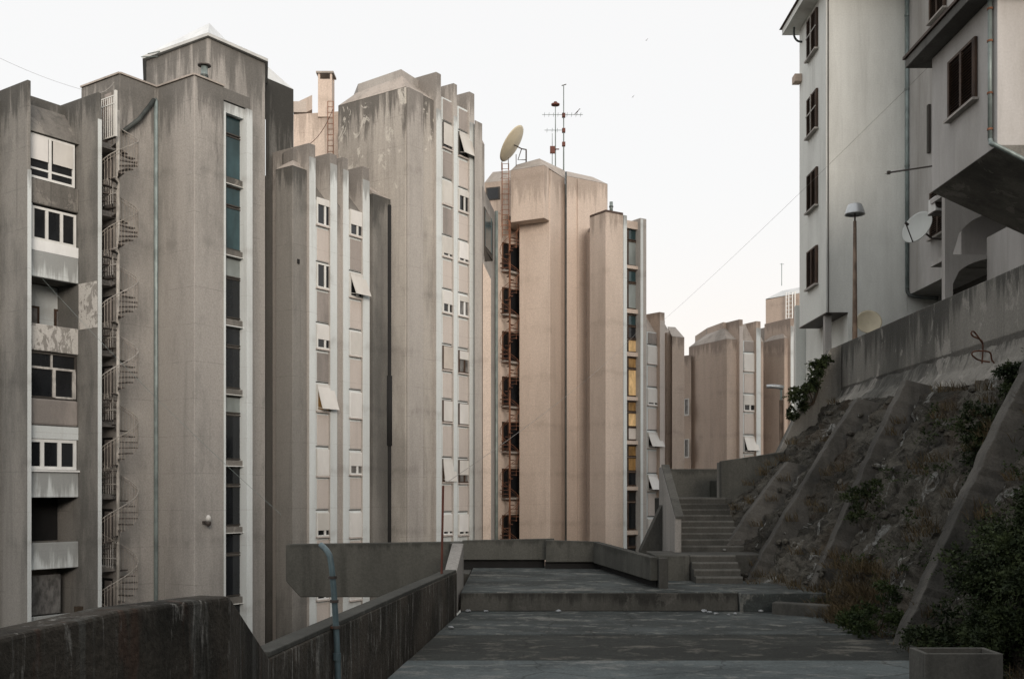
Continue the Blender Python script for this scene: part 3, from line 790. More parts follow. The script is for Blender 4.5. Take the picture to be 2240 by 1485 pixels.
MB().prism(pd, zD2 + .004, hz(375, 65.3), [G(1240, 65.3), G(1297, 66.5), back(D328, 5) - Vector((1, 0)), back(Dm, 6)]).build('roof', M['roof_conc'], bD)
MB().prism([D237, Dm, back(Dm, 3), back(D237, 3)], ZB, zD - .35).build('joint_wall', M['conc_warm'], bD)
frD3 = Fr(Dm, D328)
MB().box(frD3, frD3.apx(1262), frD3.apx(1290), 0.003, .10, ZB, zD2 - .05).build('pilaster', M['conc_warm'], bD, ztop=zD2, bevel=.02)
# left part behind the rusty stair: wall with openings
S0 = G(1086, 62.8); S1 = G(1142, 64.6)
frR = Fr(S0, S1)
zS = hz(475, 64)
MB().prism([S0, S1, back(S1, 3), back(S0, 3)], ZB, zS).build('wall', M['conc_warm'], bD, ztop=zS)
T0_ = G(1060, 66); T1_ = G(1130, 65.3)
zS2 = hz(400, 66)
MB().prism([T0_, T1_, back(T1_, 4), back(T0_, 4)], ZB, zS2).build('wall', M['conc_warm'], bD, ztop=zS2)
MB().prism([T0_, T1_, back(T1_, 4), back(T0_, 4)], zS2 + .004, hz(366, 66), [G(1078, 67), G(1135, 66.5), back(T1_, 3.5), back(G(1078, 66), 3)]).build('roof', M['roof_conc'], bD)
frT = Fr(T0_, T1_)
f = MB().box(frT, frT.apx(1064), frT.apx(1094), 0, .05, hz(440, 66), hz(412, 66)).build('window', M['darkframe'], bD)
MB().box(frT, frT.apx(1067), frT.apx(1091), .051, .06, hz(438, 66), hz(414, 66)).build('pane', M['glass'], f)
ROWS4 = [(530, 590), (628, 685), (724, 788), (823, 887), (922, 986), (1024, 1087), (1126, 1190), (1228, 1290)]
MB().box(frR, 0.0, frR.apx(1095), -.2, .06, ZB, hz(470, 63)).build('pier', M['conc_warm'], bD)
for y0, y1 in ROWS4:
    a0, a1 = frR.apx(1098), frR.apx(1138.5)
    z1, z0 = yz(frR, a0, y0), yz(frR, a0, y1)
    f = MB(); t = .07
    f.box(frR, a0, a0 + t, 0, .09, z0, z1); f.box(frR, a1 - t, a1, 0, .09, z0, z1); f.box(frR, a0 + t, a1 - t, 0, .09, z0, z0 + t); f.box(frR, a0 + t, a1 - t, 0, .09, z1 - t, z1)
    f.box(frR, a0 + .5, a0 + .55, 0.02, .08, z0 + t, z1 - t)
    wn = f.build('window', M['brown'], bD)
    MB().box(frR, a0 + t, a1 - t, .005, .02, z0 + t, z1 - t).build('pane', M['glass'], wn)
    MB().box(frR, a0 - .1, a1 + .05, 0.003, .30, z0 - .14, z0 - .02).build('landing', M['conc_mid'], bD)

# ================================================================== BUILDING 5: lower block with stairwell glazing
bE = thing('stair_tower', 'lower warm concrete block with a glazed stairwell strip, some panes glowing yellow', 'tower block', (*G(1360, 64), ZB))
E0 = G(1325, 60.0)
u6, v6 = axes(57)
E290 = walk(E0, v6, 1290)
E363 = walk(E0, u6, 1363)
zE = hz(463, 60.0)
MB().prism([E290, E0, E363, back(E363, 5), back(E290, 5)], ZB, zE).build('wall', M['conc_warm'], bE, ztop=zE + .8, bevel=0.03)
MB().prism([p + Vector((0, -.05)) for p in (E290, E0, E363)] + [back(E363, 5), back(E290, 5)], zE + .003, zE + .1).build('coping', M['edge'], bE)
frE = Fr(E0, E363)
a363, a370, a397, a411 = [frE.apx(x) for x in (1363.2, 1370, 1397.5, 1411)]
MB().box(frE, a363, a370, -.5, .06, ZB, zE - .03).build('pier', M['pale'], bE, ztop=zE)
MB().box(frE, a370, a397, -4, -.35, ZB, yz(frE, a370, 480)).build('wall', M['conc_warm'], bE)
MB().box(frE, a370, a397, -.349, -.1, yz(frE, a370, 497), yz(frE, a370, 480)).build('header', M['conc_warm'], bE)
MB().box(frE, a397, a411, -4, .12, ZB, yz(frE, a397, 478)).build('pier', M['conc_mid'], bE)
MB().box(frE, a397 + .02, a397 + .2, .121, .15, ZB, yz(frE, a397, 480)).build('painted_edge', M['pale'], bE)
frG2 = Fr(frE.P - frE.n * .34, frE.P - frE.n * .34 + frE.a)
rowsE = [('teal', 498, 525), ('paleglass', 527, 581), ('band', 582, 589), ('teal', 591, 617), ('paleglass', 619, 675), ('band', 677, 686), ('teal', 688, 712), ('glass', 714, 740), ('lit', 742, 770), ('band', 771, 780),
         ('litdim', 782, 805), ('lit', 807, 866), ('band', 868, 876), ('litdim', 878, 900), ('lit', 902, 933), ('cream', 934, 962), ('band', 964, 972), ('litdim', 974, 998), ('litdim', 1000, 1030), ('glass', 1032, 1062), ('band', 1064, 1072),
         ('dark', 1074, 1096), ('glass', 1098, 1158), ('band', 1160, 1169), ('glass', 1171, 1195), ('glass', 1197, 1260)]
for k, y0, y1 in rowsE:
    g0, g1 = frG2.apx(1371.5), frG2.apx(1397)
    z1, z0 = yz(frG2, g0, y0), yz(frG2, g0, y1)
    if k == 'band':
        MB().box(frG2, g0 - .3, g1 + .1, 0, .26, z0, z1).build('spandrel_panel', M['conc_warm'], bE)
    else:
        f = MB(); t = .05
        f.box(frG2, g0 - .3, g0 + t, 0, .1, z0, z1); f.box(frG2, g1 - t, g1 + .1, 0, .1, z0, z1); f.box(frG2, g0 + t, g1 - t, 0, .1, z0, z0 + t); f.box(frG2, g0 + t, g1 - t, 0, .1, z1 - t, z1)
        wn = f.build('window', M['brown'], bE)
        MB().box(frG2, g0 + t, g1 - t, .01, .05, z0 + t, z1 - t).build('pane', M[k], wn)

# ================================================================== BUILDING 6: finned block right of it
bE2 = thing('apartment_block', 'small finned block with two tilted shutters, just right of the yellow lit stairwell', 'apartment block', (*G(1450, 72), ZB))
u7, v7 = axes(50)
J0 = G(1409, 68.5)
frJ = Fr(J0, J0 + u7)
wall_strip(bE2, frJ, 1409, 1470, 725, ZB, 'conc_far', deep=4, slope=(1.2, .9, 'roof_conc'))
fin(bE2, frJ, 1443, 1454, 684, ZB, prot=.3, deep=2.6, mat='conc_far')
fin(bE2, frJ, 1409, 1414, 690, ZB, prot=.3, deep=1.6, mat='conc_far')
front_strip(bE2, frJ, 1443, 1454, 700, ZB, .3, 'panel')
front_strip(bE2, frJ, 1409, 1414, 700, ZB, .3)
J470 = G(1470, 69.2); J497 = walk(J470, u6, 1497)
block(bE2, [J470, J497], 3, hz(737, 69.5), ZB, 'conc_far')
MB().prism([J470, J497, back(J497, 3), back(J470, 3)], hz(737, 69.5) + .004, hz(716, 71.5), [G(1460, 71.2), G(1477, 71.4), back(J497, 2.8) - Vector((.5, 0)), back(J470, 2.8)]).build('roof', M['roof_conc'], bE2)
wall_strip(bE2, frJ, 1455, 1471, 728, ZB, 'conc_far', n=.15, deep=3)
MB().box(frJ, frJ.apx(1441), frJ.apx(1462), -3.2, -2.2, hz(730, 71), hz(690, 71)).build('roof_parapet', M['conc_far'], bE2)
column(bE2, frJ, 1415, 1443, [('panel_dark', 726, 753), ('closed', 755, 797), ('panel', 800, 846), ('gap', 848, 888), ('panel', 892, 941), ('awning', 944, 982, dict(frac=.38)), ('panel', 985, 1035),
       ('awning', 1037, 1076, dict(frac=.38)), ('panel', 1079, 1130), ('closed', 1133, 1172), ('panel', 1175, 1225)], 725, ZB)

# ================================================================== BUILDING 7: far block
bF = thing('apartment_block', 'far concrete block with a broad blank shaded wall and two fins', 'apartment block', (*G(1600, 78), ZB))
u8, v8 = axes(66)
F0_ = G(1590, 72.0)
F508 = walk(F0_, v8, 1507)
frK = Fr(F0_, F0_ + u8)
F618 = walk(F0_, u8, 1618)
zF = hz(741, 72.0)
block(bF, [F508, F0_, F618], 5, zF, ZB, 'conc_far')
pf = [F508, F0_, F618, back(F618, 5), back(F508, 5)]
cf = sum(pf, Vector((0, 0))) / 5
MB().prism(pf, zF + .004, zF + .9, [p + (cf - p).normalized() * 1.25 for p in pf]).build('roof', M['roof_conc'], bF)
MB().prism([p + (cf - p).normalized() * 1.3 for p in pf], zF + .91, zF + 1.35).build('roof_parapet', M['conc_far'], bF)
wall_strip(bF, frK, 1618.1, 1670, 744, ZB, 'conc_far', deep=4, slope=(1.3, .9, 'roof_conc'))
fin(bF, frK, 1617, 1625, 699, ZB, prot=.3, deep=2.6, mat='conc_far')
fin(bF, frK, 1654, 1664, 703, ZB, prot=.3, deep=2.6, mat='conc_far')
front_strip(bF, frK, 1617, 1625, 712, ZB, .3, 'panel'); front_strip(bF, frK, 1654, 1664, 716, ZB, .3)
column(bF, frK, 1625.5, 1653, [('panel_dark', 745, 770), ('closed', 772, 813), ('panel', 816, 861), ('half', 863, 901, dict(frac=.62)), ('panel', 904, 951), ('awning', 953, 991, dict(frac=.4)), ('panel', 994, 1040), ('closed', 1043, 1080)], 745, ZB)
# slot block on its left
block(bF, [G(1496, 76), G(1512, 75.5)], 3, hz(778, 76), ZB, 'conc_far')
frM = Fr(G(1499, 75.6), G(1509, 75.2))
for y0, y1 in ((872, 908), (960, 1000)):
    window(bF, frM, 0.0, frM.L, hz(y1, 75.5), hz(y0, 75.5), 'panes', panes=1, gm='curtain', n0=.05)
bF2 = thing('apartment_block', 'far concrete block with a green glazed window, half hidden behind the pale house', 'apartment block', (*G(1720, 78), ZB))
G0 = G(1716, 73.5)
G674 = walk(G0, v8, 1671)
frN = Fr(G0, G0 + u8)
zG = hz(739, 73.5)
block(bF2, [G674, G0, walk(G0, u8, 1729)], 5, zG, ZB, 'conc_far')
pg = [G674, G0, walk(G0, u8, 1729), back(walk(G0, u8, 1729), 5), back(G674, 5)]
cg = sum(pg, Vector((0, 0))) / 5
MB().prism(pg, zG + .004, zG + .8, [p + (cg - p).normalized() * 1.2 for p in pg]).build('roof', M['roof_conc'], bF2)
wall_strip(bF2, frN, 1729.2, 1790, 741, ZB, 'conc_far', deep=4, slope=(1.2, .9, 'roof_conc'))
fin(bF2, frN, 1729, 1736, 696, ZB, prot=.3, deep=2.6, mat='conc_far')
front_strip(bF2, frN, 1729, 1736, 712, ZB, .3)
column(bF2, frN, 1737, 1765, [('panel_dark', 742, 768), ('panes', 770, 812, dict(gm='green')), ('panel', 815, 860), ('closed', 863, 900), ('panel', 903, 950)], 742, ZB)
bH = thing('roof_tower', 'small far tower with a pitched pale roof and white ladder, rising behind the far block', 'tower block', (*G(1715, 88), ZB))
H0, H1_ = G(1675, 88), G(1790, 84)
zH = hz(655, 88)
MB().prism([H0, H1_, back(H1_, 6), back(H0, 6)], ZB, [hz(656, 88), hz(633, 84), hz(633, 84), hz(656, 88)]).build('wall', M['conc_far'], bH, ztop=zH + 1)
MB().prism([H0, H1_, back(H1_, 5), back(H0, 5)], hz(654, 88), [hz(631, 88), hz(612, 84), hz(612, 84), hz(631, 88)], [G(1711, 89), G(1790, 85.5), back(H1_, 5), back(G(1700, 88), 5)]).build('roof', M['roof_metal'], bH)
frH = Fr(H0, H1_)
MB().box(frH, frH.apx(1682), frH.apx(1700), 0, .06, hz(718, 87.5), hz(709, 87.5)).build('window', M['white'], bH)
q = MB()
for x in (1716, 1722, 1730):
    P_ = walk(H0, frH.a, x); q.tube([(P_.x, P_.y - .5, hz(700, P_.y)), (P_.x, P_.y - .5, hz(642, P_.y))], .04, 5)
for y in range(645, 700, 9):
    a_, b_ = walk(H0, frH.a, 1716), walk(H0, frH.a, 1730)
    q.tube([(a_.x, a_.y - .5, hz(y, a_.y)), (b_.x, b_.y - .5, hz(y, a_.y))], .025, 4)
q.build('ladder', M['white'], bH)
a_ = walk(H0, frH.a, 1737)
MB().tube([(a_.x, a_.y - .3, hz(760, a_.y)), (a_.x, a_.y - .3, hz(640, a_.y))], .06, 6).build('downpipe', M['white'], bH)

# ================================================================== ground and terraces (the setting)
tag(MB().add([(-900, -300, ZB), (900, -300, ZB), (900, 1500, ZB), (-900, 1500, ZB)], [(0, 1, 2, 3)]).build('ground', M['ground']), kind='structure')
def plat(name, poly, z1, mat, z0=ZB + .01, bev=0.02):
    return tag(MB().prism(poly, z0, z1).build(name, mat if isinstance(mat, bpy.types.Material) else M[mat], bevel=bev), kind='structure')
plat('terrace', [(-4.9, -8), (8.4, -8), (8.4, 4), (-4.4, 4)], -1.6, 'floor_mid')
LF = lambda y: -1.95 + (y - 16.3) * 0.078 if y < 25.6 else -1.22     # left edge of the lower terrace floor
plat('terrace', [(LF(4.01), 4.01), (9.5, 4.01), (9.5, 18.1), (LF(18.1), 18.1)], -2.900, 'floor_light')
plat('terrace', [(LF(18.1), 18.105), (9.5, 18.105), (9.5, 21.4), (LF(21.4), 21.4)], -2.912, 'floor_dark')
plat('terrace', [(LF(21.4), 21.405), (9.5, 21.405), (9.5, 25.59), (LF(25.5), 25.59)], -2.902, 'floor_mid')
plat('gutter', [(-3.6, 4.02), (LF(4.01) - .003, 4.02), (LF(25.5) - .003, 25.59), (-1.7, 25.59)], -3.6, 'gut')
plat('upper_terrace', [(-1.25, 25.6), (5.5, 25.6), (5.5, 34.6), (-1.25, 34.6)], -2.44, 'floor_mid')
plat('upper_terrace', [(5.505, 25.35), (7.6, 25.35), (7.6, 29.0), (5.505, 29.0)], -2.45, 'floor_mid')
tag(MB().cube(-1.25, 5.5, 25.53, 25.598, -2.9, -2.46).build('step_face', M['wall_dark'], ztop=-2.4, bevel=.02), kind='structure')
plat('hill', [(11.62, -20), (90, -20), (90, 60), (17.8, 60), (11.62, 37.6)], 3.4, 'ground')
shade_hill = MB(); n_ = 26; vs = []; fs = []  # added unseen slope behind the camera, keeps low sun off terrace and lower walls
for i in range(n_):
    for j in range(12):
        x = -60 + 130 * i / (n_ - 1); t_ = j / 11; y = -9 - 50 * t_
        vs.append((x, y, -14 + 29 * min(1, t_ * 2.2) + 1.2 * noise.noise(Vector((x * .08, y * .08, 0)))))
for i in range(n_ - 1):
    for j in range(11): a = i * 12 + j; fs.append((a, a + 12, a + 13, a + 1))
tag(shade_hill.add(vs, fs).build('hill', M['ground'], smooth=True, recalc=False), kind='structure')
plat('hill', [(7.2, 36.6), (11.6, 36.6), (11.6, 38.3), (7.2, 38.3)], 0.4, 'ground')

# steps
mb = MB()
for i in range(4): mb.cube(4.9, 6.15, 28.0 + i * .3, 29.6, -2.44 + i * .172 + (.001 if i else -.1), -2.44 + (i + 1) * .172)
mb.mi = 1
for i in range(4): mb.cube(4.905, 6.145, 27.994 + i * .3, 28.05 + i * .3, -2.44 + (i + 1) * .172 - .04, -2.44 + (i + 1) * .172 + .004)
tag(mb.build('lower_steps', [M['stair_conc'], M['nosing']]), 'lower flight of four dark concrete steps beside the parapet on the upper terrace', 'steps')
plat('landing', [(3.95, 29.2), (7.0, 29.2), (7.0, 31.0), (3.95, 31.0)], -1.75, 'stair_conc')
mb = MB()
for i in range(9): mb.cube(4.86, 6.75, 30.6 + i * .33, 33.9, -1.75 + i * .172 + (.001 if i else -.1), -1.75 + (i + 1) * .172)
mb.mi = 1
for i in range(9): mb.cube(4.865, 6.745, 30.594 + i * .33, 30.65 + i * .33, -1.75 + (i + 1) * .172 - .04, -1.75 + (i + 1) * .172 + .004)
tag(mb.build('upper_steps', [M['stair_conc'], M['nosing']]), 'upper flight of dark concrete steps climbing behind the light stair parapet', 'steps')
plat('upper_landing', [(4.6, 33.91), (7.1, 33.91), (7.6, 38.9), (5.5, 38.9)], -0.2, 'stair_conc')

# stair parapet and the walls round the stairs
sp = thing('stair_parapet', 'light grey raking concrete parapet on the left side of the upper stairs', 'parapet wall', (4.7, 31.8, -5))
MB().add([(4.71, 30.4, -5), (4.71, 33.7, -5), (4.71, 33.7, .78), (4.71, 33.2, .78), (4.71, 30.4, -.78), (4.90, 30.4, -5), (4.90, 33.7, -5), (4.90, 33.7, .78), (4.90, 33.2, .78), (4.90, 30.4, -.78)],
         [(0, 1, 2, 3, 4), (5, 6, 7, 8, 9), (0, 1, 6, 5), (1, 2, 7, 6), (2, 3, 8, 7), (3, 4, 9, 8), (4, 0, 5, 9)]).build('wall', M['stair_lit'], sp, bevel=.02)
MB().add([(4.72, 30.36, -.775), (4.96, 30.36, -.775), (4.96, 33.2, .79), (4.72, 33.2, .79), (4.72, 30.36, -.71), (4.96, 30.36, -.71), (4.96, 33.2, .855), (4.72, 33.2, .855)],
         [(0, 1, 2, 3), (4, 5, 6, 7), (0, 1, 5, 4), (1, 2, 6, 5), (2, 3, 7, 6), (3, 0, 4, 7)]).build('coping', M['wall_dark'], sp)
o = MB().add([(3.9, 32.9, -8), (4.70, 32.9, -8), (4.70, 32.9, -.42), (4.03, 32.9, -1.85), (3.9, 33.5, -8), (4.70, 33.5, -8), (4.70, 33.5, -.42), (4.03, 33.5, -1.85)],
         [(0, 1, 2, 3), (4, 5, 6, 7), (0, 1, 5, 4), (1, 2, 6, 5), (2, 3, 7, 6), (3, 0, 4, 7)]).build('stair_buttress', M['stair_conc'])
tag(o, 'dark slanting concrete buttress leaning against the left of the stair parapet', 'buttress')
o = MB().cube(5.45, 7.6, 38.4, 38.75, -3, .83).build('landing_wall', M['parapet_far'], ztop=.83, bevel=.03)
tag(o, 'dark low concrete wall closing the upper landing right of the stair parapet', 'parapet wall')
o = MB().prism([(7.08, 35.6), (9.9, 35.3), (9.9, 35.65), (7.08, 35.95)], -3, [1.04, 1.45, 1.45, 1.04]).build('landing_wall', M['parapet_far'], ztop=1.3, bevel=.03)
tag(o, 'taller dark concrete wall running from the stair landing into the rock slope', 'parapet wall')

# far parapet of the upper terrace
fp = thing('terrace_parapet', 'low weathered concrete parapet closing the far end of the upper terrace', 'parapet wall', (1, 33.4, -2.44))
def seg(bld, P, Q, th, z0, zp, zq, mat, name='wall_panel', zt=None, bev=.02, side=1):
    P, Q = Vector(P), Vector(Q)
    d = (Q - P).normalized(); n = Vector((-d.y, d.x)) * side
    return MB().prism([P, Q, Q + n * th, P + n * th], z0, [zp, zq, zq, zp]).build(name, M[mat], bld, ztop=(zt if zt is not None else max(zp, zq)), bevel=bev)
seg(fp, (-1.6, 33.6), (1.35, 33.6), .28, -2.18, -1.56, -1.50, 'parapet_far')
seg(fp, (1.07, 33.15), (2.78, 33.15), .28, -2.22, -1.53, -1.58, 'parapet_far')
seg(fp, (2.79, 33.2), (3.72, 26.6), .22, -2.25, -1.58, -1.66, 'parapet_far', side=-1)
MB().cube(-1.6, 1.05, 33.75, 33.95, -2.6, -2.19).build('kerb', M['dark'], fp)  # black colour paints the shade of the drain gap under the panels
MB().cube(1.05, 2.9, 33.3, 33.5, -2.6, -2.23).build('kerb', M['dark'], fp)
seg(fp, (2.9, 33.2), (3.78, 26.8), .12, -2.6, -2.26, -2.26, 'dark', 'kerb', side=-1)
MB().cube(3.70, 3.93, 26.45, 26.75, -2.6, -1.67).build('end_post', M['stair_conc'], fp, bevel=.02)
MB().cube(-1.2, -.95, 33.4, 33.6, -2.44, -1.6).build('post', M['parapet_far'], fp) if False else None
o = MB().cube(3.95, 4.88, 28.85, 29.195, -2.6, -1.76).build('landing_front', M['parapet_far'], ztop=-1.7, bevel=.02)
tag(o, kind='structure')
# bridge beam at the left
o = MB().add([(-6.78, 31.5, -1.58), (-1.55, 31.5, -1.50), (-1.55, 31.5, -3.16), (-6.35, 31.5, -3.16), (-6.78, 31.5, -2.68),
              (-6.78, 31.9, -1.58), (-1.55, 31.9, -1.50), (-1.55, 31.9, -3.16), (-6.35, 31.9, -3.16), (-6.78, 31.9, -2.68)],
             [(0, 1, 2, 3, 4), (5, 6, 7, 8, 9), (0, 1, 6, 5), (1, 2, 7, 6), (2, 3, 8, 7), (3, 4, 9, 8), (4, 0, 5, 9)]).build('footbridge_beam', M['parapet_far'], ztop=-1.5, bevel=.03)
tag(o, 'deep dark concrete beam with a cut lower corner, the side of a walkway left of the terrace', 'bridge beam')
tag(MB().cube(-6.6, -1.3, 31.91, 34.6, -3.0, -2.5).build('walkway', M['stair_conc']), kind='structure')

# left terrace wall
lw = thing('terrace_wall', 'long concrete parapet wall with white drip marks along the left of the terrace', 'parapet wall', (-2.2, 19, -3))
A_, B_ = Vector((-2.86, 12.5)), Vector((-1.33, 25.4))
seg(lw, A_, B_, .26, -4.2, -1.97, -1.95, 'streaked2', zt=-1.5)
seg(lw, A_ + Vector((-.015, 0)), B_ + Vector((-.015, 0)), .30, -1.968, -1.90, -1.885, 'parapet_far', 'coping', bev=.015)
seg(lw, (-1.33, 25.41), (-1.24, 27.0), .3, -2.95, -1.9, -1.32, 'stair_lit', 'end_pier', zt=-1)  # pier given the paler mix to paint in light from the right
seg(lw, (-1.33, 27.01), (-1.45, 31.49), .3, -2.95, -1.33, -1.48, 'parapet_far', 'wall_panel')
# nearer, higher wall that steps down to it
nw = thing('terrace_wall', 'nearest dark concrete wall with rust and white streaks, bottom left corner', 'parapet wall', (-2.8, 8, -3))
def ridge(pts, th, z0, mat, name, parent):
    n = len(pts); vs = []; fs = []
    for i, (x, y, z) in enumerate(pts):
        t = Vector(pts[min(i + 1, n - 1)]) - Vector(pts[max(i - 1, 0)]); t.z = 0; t.normalize()
        nn = Vector((-t.y, t.x, 0)) * th
        vs += [(x, y, z0), (x, y, z), (x + nn.x, y + nn.y, z + .01), (x + nn.x, y + nn.y, z0)]
    for i in range(n - 1):
        a = i * 4; b = a + 4
        fs += [(a, b, b + 1, a + 1), (a + 1, b + 1, b + 2, a + 2), (a + 2, b + 2, b + 3, a + 3)]
    fs += [(0, 1, 2, 3), tuple(n * 4 - 4 + k for k in (3, 2, 1, 0))]
    return MB().add(vs, fs).build(name, M[mat], parent, ztop=-1.1, bevel=.03)

NW = [(-4.6, 3.2, -1.02), (-3.35, 6.6, -.95), (-2.95, 8.0, -.90), (-2.52, 9.4, -.935), (-2.85, 12.45, -2.0)]
ridge(NW, .3, -4, 'streaked', 'wall', nw)
ridge([(x + .02, y, z + .01 + .055) for x, y, z in NW[:-1]] + [(-2.84, 12.4, -1.92)], .35, -1.0, 'moss', 'coping', nw) if False else None

# blue grey pipe strapped to the terrace wall, red post, planter box
t = thing('conduit_pipe', 'blue grey conduit pipe with bent top and dark clamps standing against the terrace wall', 'pipe', (-2.62, 15.4, -3.3))
MB().tube(curve([(-2.47, 15.0, -3.5), (-2.49, 15.0, -2.4), (-2.53, 15.0, -1.6), (-2.58, 15.0, -1.02), (-2.64, 15.05, -.86), (-2.76, 15.2, -.77)]), .043, 10).build('pipe', M['bluepipe'], t, smooth=True)
for z in (-1.22, -1.56, -1.93):
    k = (-z - 1.0) * 0.0
    xx = -2.535 - (z + 1.6) * .07
    MB().tube([(xx, 15.0, z - .02), (xx, 15.0, z + .02)], .064, 12).build('clamp', M['steel_dark'], t)
o = MB().tube([(-1.62, 24.2, -1.9), (-1.585, 24.2, .14)], .027, 8).build('post', M['redrust'])
tag(o, 'thin red rusty post standing on top of the long terrace wall', 'post')
pb_ = thing('planter_box', 'square grey concrete planter box at the bottom right corner of the terrace', 'planter', (6.2, 14.9, -2.9))
P0x, P1x, P0y, P1y, pz = 5.72, 6.80, 14.55, 15.15, -2.24
mb = MB()
mb.cube(P0x, P1x, P0y, P0y + .07, -2.9, pz); mb.cube(P0x, P1x, P1y - .07, P1y, -2.9, pz)
mb.cube(P0x, P0x + .07, P0y + .071, P1y - .071, -2.9, pz); mb.cube(P1x - .07, P1x, P0y + .071, P1y - .071, -2.9, pz)
mb.build('box', M['stair_conc'], pb_, bevel=.01)
MB().cube(P0x + .072, P1x - .072, P0y + .072, P1y - .072, -2.9, pz - .12).build('soil', M['moss'], pb_)

q = MB()
for z in (-2.35,): q.tube([(-2.495 - (z + 2.4) * .06, 15.0, z - .05), (-2.495 - (z + 2.4) * .06, 15.0, z + .05)], .057, 12)
q.build('coupling', M['bluepipe'], t, smooth=False)
for z in (-1.93,): MB().box(Fr(Vector((-2.6, 14.95)), Vector((-2.6, 15.05))), 0, .1, -.12, .1, z - .015, z + .015).build('bracket', M['rustdark'], t)
# ================================================================== retaining wall and rock slope
rw = thing('retaining_wall', 'stained smooth concrete wall running along the top of the rock slope', 'retaining wall', (11.4, 28, 3.6))
MB().prism([(11.3, 12), (11.3, 36.9), (11.6, 36.9), (11.6, 12)], 3.55, [5.0, 5.06, 5.06, 5.0]).build('wall', M['retain'], rw, ztop=5.1, bevel=.03)
MB().prism([(11.27, 12), (11.27, 36.9), (11.64, 36.9), (11.64, 12)], 3.40, 3.548).build('ledge', M['rib'], rw)
wg = MB().add([(11.28, 36.0, 5.0), (10.92, 36.0, 4.9), (9.15, 36.0, 1.36), (7.12, 36.0, 1.0), (7.12, 36.0, -3), (11.28, 36.0, -3),
               (11.28, 36.55, 5.0), (10.92, 36.55, 4.9), (9.15, 36.55, 1.36), (7.12, 36.55, 1.0), (7.12, 36.55, -3), (11.28, 36.55, -3)],
              [(0, 1, 2, 3, 4, 5), (6, 7, 8, 9, 10, 11), (0, 1, 7, 6), (1, 2, 8, 7), (2, 3, 9, 8), (3, 4, 10, 9), (4, 5, 11, 10), (5, 0, 6, 11)]).build('wing_wall', M['retain'], rw, ztop=20)

def interp(tab, x):
    if x <= tab[0][0]: return tab[0][1:]
    for a, b in zip(tab, tab[1:]):
        if x <= b[0]:
            t = (x - a[0]) / (b[0] - a[0]); return tuple(p + (q - p) * t for p, q in zip(a[1:], b[1:]))
    return tab[-1][1:]
FOOT = [(10, 7.4, -3.1), (15, 7.25, -3.1), (20, 7.35, -3.1), (25.2, 7.1, -3.05), (26.5, 6.95, -2.6), (28.4, 6.3, -2.55), (30.2, 6.2, -1.95), (33.8, 6.85, -.4), (36.2, 7.0, -.5)]
PROF = [(0.02, 0.0), (.14, .04), (.255, .17), (.375, .30), (.495, .44), (.615, .58), (.735, .71), (.845, .82), (.95, .91), (.99, 1.0)]
def slope_pt(y, s):
    fx, fz = interp(FOOT, y)
    a, b = interp([(k / 9, *p) for k, p in enumerate(PROF)], s)
    return Vector((fx + (11.35 - fx) * a, y, fz + (3.6 - fz) * b))
def fbm(p, sc, oct=5):
    r = 0; am = 1
    for k in range(oct):
        r += am * noise.noise(p * sc); sc *= 2.03; am *= .55
    return r
vs = []; fs = []; ms = []
NY, NS = 420, 150
for i in range(NY):
    y = 12 + (36.0 - 12) * i / (NY - 1)
    for j in range(NS):
        s = j / (NS - 1)
        p = slope_pt(y, s)
        env = min(1, s * 9) * (1 if s < .74 else max(.12, 1 - (s - .74) * 8))
        f1 = fbm(p, .55); f2 = fbm(p + Vector((7, 3, 1)), 1.7, 4)
        rdg = abs(noise.noise(p * .9 + Vector((0, 0, p.z * .4)))) 
        vd = noise.voronoi(p * .9 + Vector((f2 * .4, f2 * .3, 0)))[0]; ve = noise.voronoi(p * 2.6)[0]
        f3 = fbm(p, 5.0, 3)
        dsp = env * (.22 * f1 + .12 * f2 - .20 * rdg + .30 * min(.6, vd[1] - vd[0]) + .13 * min(.5, ve[1] - ve[0]) + .05 * f3 - .17)
        vs.append((p.x - dsp * .85, p.y + .25 * env * f2, p.z + dsp * .5))
for i in range(NY - 1):
    for j in range(NS - 1):
        a = i * NS + j
        fs.append((a, a + NS, a + NS + 1, a + 1)); ms.append(1 if j > NS * .80 else 0)
mb = MB(); mb.v = vs; mb.f = fs; mb.m = ms
tag(mb.build('rock_slope', [M['rock'], M['retain']], smooth=False, ztop=3.9, recalc=False), kind='structure')

